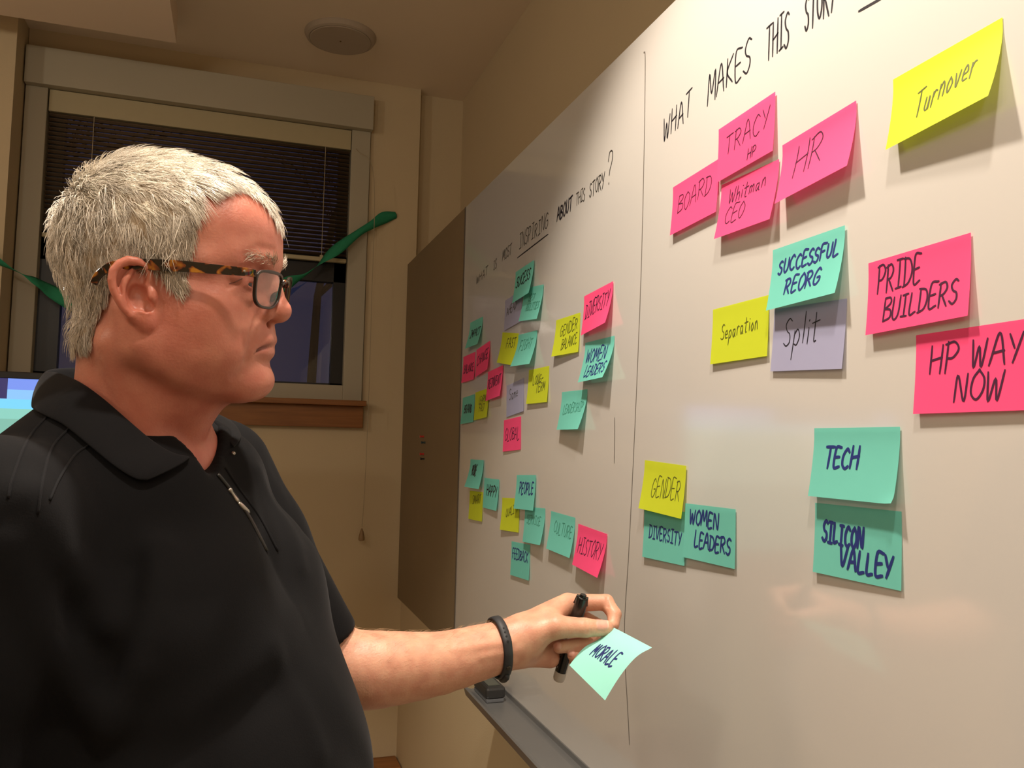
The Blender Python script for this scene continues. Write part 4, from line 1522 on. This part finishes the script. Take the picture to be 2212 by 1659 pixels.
# hairline drawn in a side view of the head: (px, py) of the photo side view, right side; mirrored for the left
HAIRLINE = [(90, 250), (560, 250), (640, 420), (610, 490), (596, 482), (574, 448), (548, 424), (520, 408), (490, 400), (458, 402), (440, 420), (436, 450), (430, 480), (420, 520), (412, 550), (404, 575), (404, 600), (396, 622),
            (382, 634), (366, 624), (352, 600), (338, 575), (300, 548), (268, 556), (246, 585), (238, 615), (222, 650), (208, 690), (206, 715), (200, 735), (178, 742), (150, 738), (60, 700)]


def side_uv(ph):
    w = h2w(np.stack([ph[:, 0], -np.abs(ph[:, 1]), ph[:, 2]], 1))-CAM
    z = w@FWD
    return np.stack([IMG_W/2+FOCAL*(w@RT)/z, IMG_H/2-FOCAL*(w@UP)/z], 1)


def in_poly(uv, poly):
    x, y = uv[:, 0], uv[:, 1]
    r = np.zeros(len(uv), bool)
    n = len(poly)
    for i in range(n):
        x0, y0 = poly[i]
        x1, y1 = poly[(i+1) % n]
        c = ((y0 > y) != (y1 > y)) & (x < (x1-x0)*(y-y0)/(y1-y0+1e-9)+x0)
        r ^= c
    return r


def edge_dist(uv, poly):
    d = np.full(len(uv), 1e9)
    n = len(poly)
    for i in range(n):
        a, b = np.array(poly[i], float), np.array(poly[(i+1) % n], float)
        ab = b-a
        t = np.clip(((uv-a)@ab)/(ab@ab), 0, 1)
        d = np.minimum(d, np.linalg.norm(uv-a-t[:, None]*ab, axis=1))
    return d


sk = lambda P: smin(head_profile(w2h(P)), sdf_neck(P), .018)
hd = w2h(hv)
tri = hv[hq].mean(1)
th = w2h(tri)
ear = sdf_ear(th) < .0045
mask = in_poly(side_uv(th), HAIRLINE) & (np.linalg.norm(th, axis=1) < .2) & ~ear
print('scalp faces', mask.sum())

# under-layer close to the scalp
uf = hq[mask]
uq, inv = np.unique(uf, return_inverse=True)
uv_ = side_uv(w2h(hv[uq]))
un = grad_normals(sk, hv[uq])
lift = np.clip(edge_dist(uv_, HAIRLINE)/40, 0, 1)*.0035+.0003
capV = hv[uq]+un*lift[:, None]
M_hair = bpy.data.materials.new('grey_hair')
M_hair.use_nodes = True
nt = M_hair.node_tree
b = nt.nodes['Principled BSDF']
b.inputs['Roughness'].default_value = .42
b.inputs['Specular IOR Level'].default_value = .55
va = nt.nodes.new('ShaderNodeVertexColor')
va.layer_name = 'pigment_and_light'
nt.links.new(va.outputs['Color'], b.inputs['Base Color'])
b.inputs['Sheen Weight'].default_value = .2
M_under = mat('grey_hair_under_shade', (.42, .34, .25), .7, .2, noise=.45, nscale=160, noise_col=(.26, .19, .12))  # dark undercoat paints the shade between strands
hair = obj('hair', capV, inv.reshape(-1, 4), M_under, person, smooth=True)


def strands(name, root, nrm, dirs, length, rad, lift, parent, col, nseg=5, curl=.0, fall=1.0, field=None):
    """tapered three-sided strands that leave the scalp and lie down along it"""
    n = len(root)
    t = np.linspace(0, 1, nseg+1)
    rnd = rng.normal(size=(n, 3))
    P = np.zeros((n, nseg+1, 3))
    side = np.cross(nrm, dirs)
    side /= np.linalg.norm(side, axis=1)[:, None]+1e-9
    ph = rng.uniform(0, 6.28, n)
    for k, tk in enumerate(t):
        s = length*tk
        drop = fall*s**2/(2*.095)
        h = lift*(1-(1-tk)**2)-drop
        P[:, k] = root+dirs*(s*.97)[:, None]+nrm*h[:, None]+side*(curl*np.sin(ph+tk*3)*s)[:, None]
    if field is not None:            # comb every step along the scalp at its own height
        q, dv = root.copy(), dirs.copy()
        P[:, 0] = q
        for k in range(1, nseg+1):
            q = q+dv*(length/nseg)[:, None]
            g = grad_normals(field, q)
            h = lift*(1-(1-t[k])**2)
            q = q+g*(h-field(q))[:, None]
            dv = dv-g*(dv*g).sum(1)[:, None]
            dv = dv/(np.linalg.norm(dv, axis=1)[:, None]+1e-9)+side*(curl*np.sin(ph+k))[:, None]
            dv /= np.linalg.norm(dv, axis=1)[:, None]+1e-9
            P[:, k] = q
    T = np.gradient(P, axis=1)
    T /= np.linalg.norm(T, axis=2)[..., None]+1e-12
    A = np.cross(T, nrm[:, None])
    A /= np.linalg.norm(A, axis=2)[..., None]+1e-12
    Bv = np.cross(T, A)
    w = rad[:, None]*np.array([1.0, 1.0, .95, .8, .55, .12, .1, .1][:nseg+1])[None]
    V = np.zeros((n, nseg+1, 3, 3))
    for j in range(3):
        a = 2*math.pi*j/3
        V[:, :, j] = P+w[..., None]*(math.cos(a)*A+math.sin(a)*Bv)
    V = V.reshape(-1, 3)
    base = (np.arange(n)*(nseg+1)*3)[:, None, None]
    k = (np.arange(nseg)*3)[None, :, None]
    j = np.arange(3)[None, None, :]
    j2 = (j+1) % 3
    q = np.stack([base+k+j, base+k+j2, base+k+3+j2, base+k+3+j], -1).reshape(-1, 4)
    o = obj(name, V, q.astype(np.int64), M_hair, parent, smooth=True)
    with_color(o, np.repeat(col, (nseg+1)*3, axis=0))
    return o


def direction_field(ph):
    """combing direction in head space"""
    whorl = np.array([-.078, 0, .092])
    r = ph-whorl
    rad = r/(np.linalg.norm(r, axis=1)[:, None]+1e-6)
    down = np.array([0, 0, -1.0])
    fwd = np.array([1.0, 0, 0])
    top = np.clip((ph[:, 2]-.075)/.04, 0, 1)[:, None]
    backw = np.clip((-ph[:, 0]-.03)/.05, 0, 1)[:, None]
    near = np.exp(-(np.linalg.norm(r, axis=1)/.05)**2)[:, None]
    d = top*(fwd*.9+rad*.5)+(1-top)*(down*1.0+fwd*(.08-.25*np.clip((ph[:, 0:1]-.03)/.05, 0, 1)))
    d = d*(1-near)+rad*1.2*near
    d[:, 1] += np.sign(ph[:, 1])*(.25*top[:, 0])
    return d


NS = 32000
fi = np.nonzero(mask)[0]
pick = rng.choice(fi, NS)
w4 = rng.dirichlet((1, 1, 1, 1), NS)
root = (hv[hq[pick]]*w4[..., None]).sum(1)
nrm = grad_normals(sk, root)
ph = w2h(root)
D = direction_field(ph)@HR.T
# clumps share a jitter
gi = rng.choice(fi, 700)
gp = tri[gi]
best = np.full(NS, 1e9)
cid = np.zeros(NS, int)
for k in range(0, 700):
    dd = ((root-gp[k])**2).sum(1)
    m_ = dd < best
    best[m_] = dd[m_]
    cid[m_] = k
gj = rng.normal(size=(700, 3))*.24
D = D/np.linalg.norm(D, axis=1)[:, None]+gj[cid]+rng.normal(size=(NS, 3))*.10
to = gp[cid]-root
D = D+to*9
D = D-nrm*(D*nrm).sum(1)[:, None]
D /= np.linalg.norm(D, axis=1)[:, None]
ed = edge_dist(side_uv(ph), HAIRLINE)
top = np.clip((ph[:, 2]-.05)/.06, 0, 1)
crown = np.exp(-(np.linalg.norm(ph-np.array([-.066, 0, .105]), axis=1)/.055)**2)
L = (.0225+.008*top+.004*rng.random(NS))*(.55+.45*np.clip(ed/30, 0, 1))*(.8+.4*rng.random(700)[cid])
front = np.clip((ph[:, 0]-.055)/.03, 0, 1)*np.clip((ph[:, 2]-.07)/.02, 0, 1)
loose = rng.random(NS) < .04+.40*crown
lift = (.0034+.006*loose+.003*front+.0005*top+.009*crown*rng.random(NS)+.0025*rng.random(700)[cid])*np.clip(.3+ed/45, 0, 1)
fall = np.where(rng.random(NS) < .05+.40*crown, .05, .9)
L = L*(1+.15*crown)
fall = fall*np.clip((ph[:, 2]+.055)/.06, .0, 1)
dens = rng.random(NS) < np.clip(.30+ed/22, 0, 1)
gcol = np.array([.72, .66, .55])*(1+.0*rng.random((700, 1)))
shade = (.72+.4*rng.random(700))[cid]*(.85+.25*rng.random(NS))
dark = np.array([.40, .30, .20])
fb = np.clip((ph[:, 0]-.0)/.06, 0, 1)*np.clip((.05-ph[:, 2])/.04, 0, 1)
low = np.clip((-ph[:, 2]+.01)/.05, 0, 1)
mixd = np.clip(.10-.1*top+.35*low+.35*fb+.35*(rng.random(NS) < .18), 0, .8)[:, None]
col = np.clip(((np.array([.79, .70, .58])+np.array([.14, .15, .15])*top[:, None])*(1-mixd)+dark*mixd)*shade[:, None], 0, .93)  # whiter over the top of the head: overhead light painted into the hair
k_ = dens
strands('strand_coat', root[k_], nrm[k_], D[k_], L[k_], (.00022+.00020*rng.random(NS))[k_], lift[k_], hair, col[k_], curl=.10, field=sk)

# loose flyaway strands over the crown and the outline
k2 = rng.choice(NS, 900)
dv2 = D[k2]+rng.normal(size=(900, 3))*.5
dv2 = dv2-nrm[k2]*(dv2*nrm[k2]).sum(1)[:, None]
dv2 /= np.linalg.norm(dv2, axis=1)[:, None]
strands('flyaway_strands', root[k2], nrm[k2], dv2, .014+.016*rng.random(900), np.full(900, .00012), (.004+.010*rng.random(900)*(.35+crown[k2]))*np.clip(.3+ed[k2]/45, 0, 1), hair, np.clip(col[k2]*1.1, 0, .93), curl=.15, fall=.25)

# wisps at the temple and sideburn
def wisps(name, pts, n, dvec, Lr, rad, lf, parent, colr, spread=.2):
    q = spline([np.array(p, float) for p in pts], 40)
    i = rng.integers(0, 40, n)
    P = q[i]+rng.normal(size=(n, 3))*np.array([.0015, .0015, .0015])
    P = project(sdf_headneck, h2w(P))
    N_ = grad_normals(sdf_headneck, P)
    dv = np.array([dvec(t) if callable(dvec) else dvec for t in i/39.])@HR.T
    dv = dv+rng.normal(size=(n, 3))*spread
    dv = dv-N_*(dv*N_).sum(1)[:, None]
    dv /= np.linalg.norm(dv, axis=1)[:, None]
    Ls = Lr[0]+(Lr[1]-Lr[0])*rng.random(n)
    c = np.asarray(colr[0])+(np.asarray(colr[1])-np.asarray(colr[0]))*rng.random((n, 1))
    return strands(name, P, N_, dv, Ls, np.full(n, rad), np.full(n, lf)*(.6+.8*rng.random(n)), parent, c, fall=.6)


for s in (-1, 1):
    wisps('eyebrow', [(.112, .011*s, .0345), (.109, .018*s, .0370), (.104, .028*s, .0385), (.097, .038*s, .0375)], 110,
          lambda t, s=s: np.array([.15-.3*t, s*(.5+.4*t), .55-.8*t]), (.006, .011), .00018, .0026, person, ((.36, .27, .19), (.66, .57, .45)), .18)
    wisps('temple_wisps', [q for q in ((.062, .062*s, .098), (.060, .066*s, .080), (.057, .069*s, .062), (.052, .071*s, .045), (.048, .073*s, .030))], 170,
          np.array([.35, 0, -1.0]), (.009, .020), .00014, .0028, hair, ((.50, .40, .30), (.85, .77, .66)), .22)
# fine hair on the forearm
t_ = rng.random(420)
arm_i = np.clip((t_*(len(FOREARM)-4)).astype(int)+1, 0, len(FOREARM)-2)
ctr_ = np.array([FOREARM[i] for i in arm_i])+rng.random((420, 1))*np.array([FOREARM[i+1]-FOREARM[i] for i in arm_i])
ang = rng.normal(.2, .7, 420)
P = ctr_+(np.cos(ang)[:, None]*UP+np.sin(ang)[:, None]*(FWD))*np.array([FR[i] for i in arm_i])[:, None]
P = project(sdf_arm, P)
N_ = grad_normals(sdf_arm, P)
dv = (WRI-ELB)/np.linalg.norm(WRI-ELB)+rng.normal(size=(420, 3))*.35
dv = dv-N_*(dv*N_).sum(1)[:, None]
dv /= np.linalg.norm(dv, axis=1)[:, None]
strands('forearm_hair', P, N_, dv, .007+.006*rng.random(420), np.full(420, .00008), np.full(420, .003), person, np.tile((.42, .27, .14), (420, 1)), fall=.4)['kind'] = 'stuff'
# ------------------------------------------------------------------ eyeglasses
def m2w(p):                          # metric head space -> room
    return HO+np.asarray(p, float)@HR.T


M_tort = mat('tortoiseshell', (.02, .01, .006), .12, .5, coat=.4)
nt = M_tort.node_tree
tc = nt.nodes.new('ShaderNodeTexCoord')
nz = nt.nodes.new('ShaderNodeTexNoise')
nz.inputs['Scale'].default_value = 110
nz.inputs['Detail'].default_value = 1.5
nz.inputs['Distortion'].default_value = .8
nt.links.new(tc.outputs['Object'], nz.inputs[0])
rp = nt.nodes.new('ShaderNodeValToRGB')
e = rp.color_ramp.elements
e[0].position, e[0].color = .49, (.010, .006, .004, 1)
e[1].position, e[1].color = .68, (.42, .17, .015, 1)
x = e.new(.56)
x.color = (.16, .035, .008, 1)
nt.links.new(nz.outputs['Fac'], rp.inputs[0])
nt.links.new(rp.outputs[0], nt.nodes['Principled BSDF'].inputs['Base Color'])
M_rim = mat('dark_tortoiseshell', (.030, .014, .008), .28, .4, coat=.1, noise=.7, nscale=160, noise_col=(.006, .004, .004))
M_lens = bpy.data.materials.new('lens_glass')
M_lens.use_nodes = True
nt = M_lens.node_tree
nt.nodes.clear()
o_ = nt.nodes.new('ShaderNodeOutputMaterial')
g_ = nt.nodes.new('ShaderNodeBsdfGlossy')
g_.inputs['Roughness'].default_value = .03
t_ = nt.nodes.new('ShaderNodeBsdfTransparent')
f_ = nt.nodes.new('ShaderNodeFresnel')
f_.inputs['IOR'].default_value = 1.75
x_ = nt.nodes.new('ShaderNodeMixShader')
nt.links.new(f_.outputs[0], x_.inputs[0])
nt.links.new(t_.outputs[0], x_.inputs[1])
nt.links.new(g_.outputs[0], x_.inputs[2])
nt.links.new(x_.outputs[0], o_.inputs[0])
gl = empty('eyeglasses', m2w((.115, 0, .002)))
tag(gl, 'tortoiseshell reading glasses worn low on the man’s nose', 'glasses')


def gfront(y, z):
    return np.array([.1150-.0105*(abs(y)/.058)**1.5+.16*(z-.002), y, z+.0035])


def rr_outline(cy, cz, w, h, r, n=48, s=1):
    """rounded rectangle outline, wider at the top"""
    out = []
    for i in range(n):
        t = 2*math.pi*i/n
        c, q = math.cos(t), math.sin(t)
        e_ = 4.5 if q > 0 else 3.0
        k = 1/(abs(c)**e_+abs(q)**e_)**(1/e_)
        yy, zz = c*k*w/2, q*k*h/2
        yy *= 1+.08*(zz/(h/2))
        out.append((cy+yy*s, cz+zz))
    return out


for s in (-1, 1):
    ol = rr_outline(.0335*s, .0020, .0435, .0300, .01)
    v, f = [], []
    n = len(ol)
    for (y, z) in ol:
        c = np.array([.0335*s, .0020])
        d = np.array([y, z])-c
        d /= np.linalg.norm(d)
        wd = .0026 if z > .010 else .0019
        for (rad, dx) in ((-.0004, .0012), (wd, .0012), (wd, -.0016), (-.0004, -.0016)):
            g = gfront(y+d[0]*rad, z+d[1]*rad)
            v.append(m2w(g+np.array([dx, 0, 0])))
    for i in range(n):
        for k in range(4):
            f.append((i*4+k, i*4+(k+1) % 4, ((i+1) % n)*4+(k+1) % 4, ((i+1) % n)*4+k))
    obj('lens_rim', v, f, M_rim, gl, smooth=False, bevel=.0005)
    v = [m2w(gfront(.0335*s, .0020)+np.array([.0012, 0, 0]))]+[m2w(gfront(*q)) for q in ol]
    obj('lens', v, [(0, i+1, (i+1) % n+1) for i in range(n)], M_lens, gl, smooth=True)
    # temple arm
    path = [(.1085, .0560*s, .0125), (.1030, .0650*s, .0130), (.085, .0710*s, .0140), (.050, .0765*s, .0165), (.015, .0795*s, .0175), (-.002, .0800*s, .0165), (-.010, .0795*s, .0130), (-.017, .0785*s, .0075), (-.021, .0775*s, .0010)]
    hh = [.0034, .0036, .0040, .0048, .0046, .0038, .0034, .0032, .0028]
    S = spline([[p[0]-.003, p[1], p[2]+.0055, h] for p, h in zip(path, hh)], 40)
    v = []
    for i, q in enumerate(S):
        tg = S[min(i+1, 39)][:3]-S[max(i-1, 0)][:3]
        tg /= np.linalg.norm(tg)
        up = np.cross(tg, np.array([0, -1.0, 0]))
        up = up/np.linalg.norm(up)
        if up[2] < 0 and i < 24:
            up = -up
        sd = np.array([0, 1.0, 0])*s
        for a, b_ in ((1, 1), (1, -1), (-1, -1), (-1, 1)):
            v.append(m2w(q[:3]+up*q[3]*a+sd*.0013*b_))
    f = [(i*4+k, i*4+(k+1) % 4, (i+1)*4+(k+1) % 4, (i+1)*4+k) for i in range(39) for k in range(4)]+[(3, 2, 1, 0), (156, 157, 158, 159)]
    arm_ = obj('temple', v, f, M_tort, gl, bevel=.0006)
    MB().lathe([(0, 0), (.0011, 0), (.0011, .0008), (0, .0012)], m2w((.0995, .0672*s, .0190)), HR@np.array([.2, s*1.0, 0]), 10).build('hinge_rivet', M_zip, arm_)
br = spline([gfront(-.0105, .0085), gfront(-.005, .0125)+np.array([.001, 0, 0]), gfront(.005, .0125)+np.array([.001, 0, 0]), gfront(.0105, .0085)], 14)
MB().tube([m2w(q) for q in br], .0019, 8).build('bridge', M_tort, gl, smooth=True)
for s in (-1, 1):
    MB().tube([m2w(q) for q in spline([gfront(.0110*s, .004), gfront(.0105*s, -.002)-np.array([.005, 0, 0]), gfront(.0125*s, -.007)-np.array([.006, 0, 0])], 8)], [.0008, .001, .0022, .0028, .0028, .0025, .002, .0008], 8).build('nose_pad', M_lens if False else M_tort, gl, smooth=True)

# ------------------------------------------------------------------ marker in the hand
ma, mb_ = at_d(1259, 1289, 1.093), at_d(1206, 1470, 1.110)
ax = (mb_-ma)/np.linalg.norm(mb_-ma)
ML = np.linalg.norm(mb_-ma)
mk = empty('whiteboard_marker', (ma+mb_)/2)
tag(mk, 'black capped marker pen gripped in the man’s fist', 'marker')
M_mk = mat('marker_black', (.006, .006, .006), .25, .5, noise=.1)
MB().lathe([(0, 0), (.0070, .0), (.0080, .0012), (.0086, .020), (.0088, .046), (.0088, .0475), (0, .0475)], ma, ax, 28).build('cap', M_mk, mk, smooth=False, bevel=.0003)
sd = np.cross(ax, VIEW)
sd /= np.linalg.norm(sd)
nb_ = np.cross(sd, ax)
MB().tube([ma-ax*.0035+nb_*.001, ma+ax*.002+nb_*.001], [.0042, .0046], 16).build('cap_tip', M_mk, mk, smooth=False)
MB().tube([ma+ax*.0005+sd*.0050-nb_*.002, ma+ax*.012+sd*.0078-nb_*.002], [.0030, .0022], 10).tube([ma+ax*.0005-sd*.0050-nb_*.002, ma+ax*.012-sd*.0078-nb_*.002], [.0030, .0022], 10).build('cap_lug', M_mk, mk, smooth=True)
MB().lathe([(0, .0475), (.0080, .0475), (.0080, ML-.004), (.0072, ML-.001), (.006, ML), (0, ML)], ma, ax, 28).build('barrel', mat('marker_grey_white', (.50, .46, .42), .35, noise=.05), mk, smooth=False, bevel=.0003)
# black label wrapped on the lower barrel
lb = []
for h in (ML-.052, ML-.014):
    for i in range(15):
        t = math.radians(-70+i*130/14+25)
        lb.append(ma+ax*h+.00815*(math.cos(t)*nb_+math.sin(t)*sd))
obj('label', lb, [(i, i+1, 15+i+1, 15+i) for i in range(14)], M_mk, mk, smooth=True)
bars = MB()
for k in range(4):
    for h0, h1 in ((ML-.040+k*.006, ML-.0368+k*.006),):
        q = []
        for h in (h0, h1):
            for i in range(4):
                t = math.radians(52+i*3)
                q.append(ma+ax*h+.0083*(math.cos(t)*nb_+math.sin(t)*sd))
        bars.add(q, [(i, i+1, 4+i+1, 4+i) for i in range(3)])
bars.build('label_print', mat('label_grey', (.20, .20, .20), .5, noise=.1), mk)

# ------------------------------------------------------------------ note held between thumb and forefinger
A_, B_, C_, D_ = at_d(1318, 1350, 1.0875), at_d(1402, 1390, .968), at_d(1307, 1513, .955), at_d(1230, 1437, 1.058)
nn = np.cross(B_-A_, D_-A_)
nn /= np.linalg.norm(nn)
if nn@VIEW < 0:
    nn = -nn


def hsurf(u, v, off=0.0):
    a, b = min(max(u/NWID, 0), 1), min(max(v/NHGT, 0), 1)
    p = A_*(1-a)*(1-b)+B_*a*(1-b)+C_*a*b+D_*(1-a)*b
    bow = -.006*math.exp(-(b/.16)**1.5)*(.25+.75*a)+.004*math.sin(math.pi*b)
    pin = .006*math.exp(-((a/.16)**2+((b-.30)/.22)**2))
    return p+nn*(bow-pin+off)-(-FWD)*0


nu, nv = 18, 18
V = [hsurf(NWID*i/nu, NHGT*j/nv) for j in range(nv+1) for i in range(nu+1)]
Fc = [(j*(nu+1)+i, (j+1)*(nu+1)+i, (j+1)*(nu+1)+i+1, j*(nu+1)+i+1) for j in range(nv) for i in range(nu)]
hn = obj('sticky_note', V, Fc, paper('lit_teal', (.38, .90, .78)), smooth=True, loc=(A_+C_)/2)  # teal paper brightened, painting in the stronger light near the lamp
tag(hn, 'brightly lit teal note reading MORALE held between the man’s thumb and finger', 'sticky note')
mb = MB()
sts, w = text_strokes('MORALE', .022, seed=3, aspect=1.0, slant=.1)
kx = .070/w
for st in sts:
    ribbon(mb, np.stack([.028+st[:, 0]*kx, .048-st[:, 1]*.86-st[:, 0]*kx*.03], 1), .0026, hsurf, .0004)
mb.build('handwriting', INK['blue'], hn)

# ------------------------------------------------------------------ activity band on the wrist
bc = at_d(1076, 1396, 1.0665)
fa = np.array(FOREARM[11])-np.array(FOREARM[8])
fa /= np.linalg.norm(fa)
e2 = VIEW-fa*(VIEW@fa)
e2 /= np.linalg.norm(e2)
e1 = np.cross(e2, fa)
if e1[2] < 0:
    e1 = -e1
band = empty('activity_band', bc)
tag(band, 'dark grey rubber activity band worn on the man’s wrist', 'wristband')
M_band = mat('band_rubber', (.028, .028, .031), .55, .4, noise=.1)


def band_pt(t, w, r=0.0):
    c, s_ = math.cos(t), math.sin(t)
    dirv = e1*c+e2*s_
    # find the skin along this direction, so that the band sits on it
    lo_, hi_ = 0.0, .05
    base = bc+fa*(.003*c)
    for _ in range(22):
        mdl = (lo_+hi_)/2
        if sdf_arm((base+dirv*mdl)[None])[0] < 0:
            lo_ = mdl
        else:
            hi_ = mdl
    slack = .0012+.0035*max(0, c)**2+.0025*max(0, -c)**3
    return base+fa*w+dirv*(lo_+slack+r)


v, f = [], []
NB_ = 72
for i in range(NB_):
    t = 2*math.pi*i/NB_
    wv = .0062+.0012*max(0, -math.cos(t))
    for w, r in ((-wv, .0003), (-wv*.8, .0022), (0, .0028), (wv*.8, .0022), (wv, .0003), (0, 0)):
        v.append(band_pt(t, w, r))
for i in range(NB_):
    for k in range(6):
        f.append((i*6+k, i*6+(k+1) % 6, ((i+1) % NB_)*6+(k+1) % 6, ((i+1) % NB_)*6+k))
obj('strap', v, f, M_band, band, smooth=True)
M_hole = mat('band_hole', (.003, .003, .003), .8, noise=.1)
for k, t in enumerate((.70, .86, 1.02, 1.19)):
    p = band_pt(t, 0, .0026)
    nrm_ = e1*math.cos(t)+e2*math.sin(t)
    MB().lathe([(0, -.0003), (.0012+.0001*k, -.0003), (.0012+.0001*k, .0004), (0, .0004)], p, nrm_, 12).build('adjustment_hole', M_hole, band)
t = 2.12
MB().lathe([(0, 0), (.0034, 0), (.0036, .0012), (.0028, .0018), (0, .0018)], band_pt(t, 0, .0022), e1*math.cos(t)+e2*math.sin(t), 6).build('clasp_stud', mat('stud_steel', (.08, .07, .055), .35, metal=.6, noise=.1), band)
pts = [band_pt(2*math.pi*i/NB_+2.45, .0, .0035) for i in range(0, 9)]
MB().tube(pts, [.0030, .0040, .0044, .0044, .0044, .0044, .0042, .0038, .003], 10).build('tracker_pod', M_band, band, smooth=True)
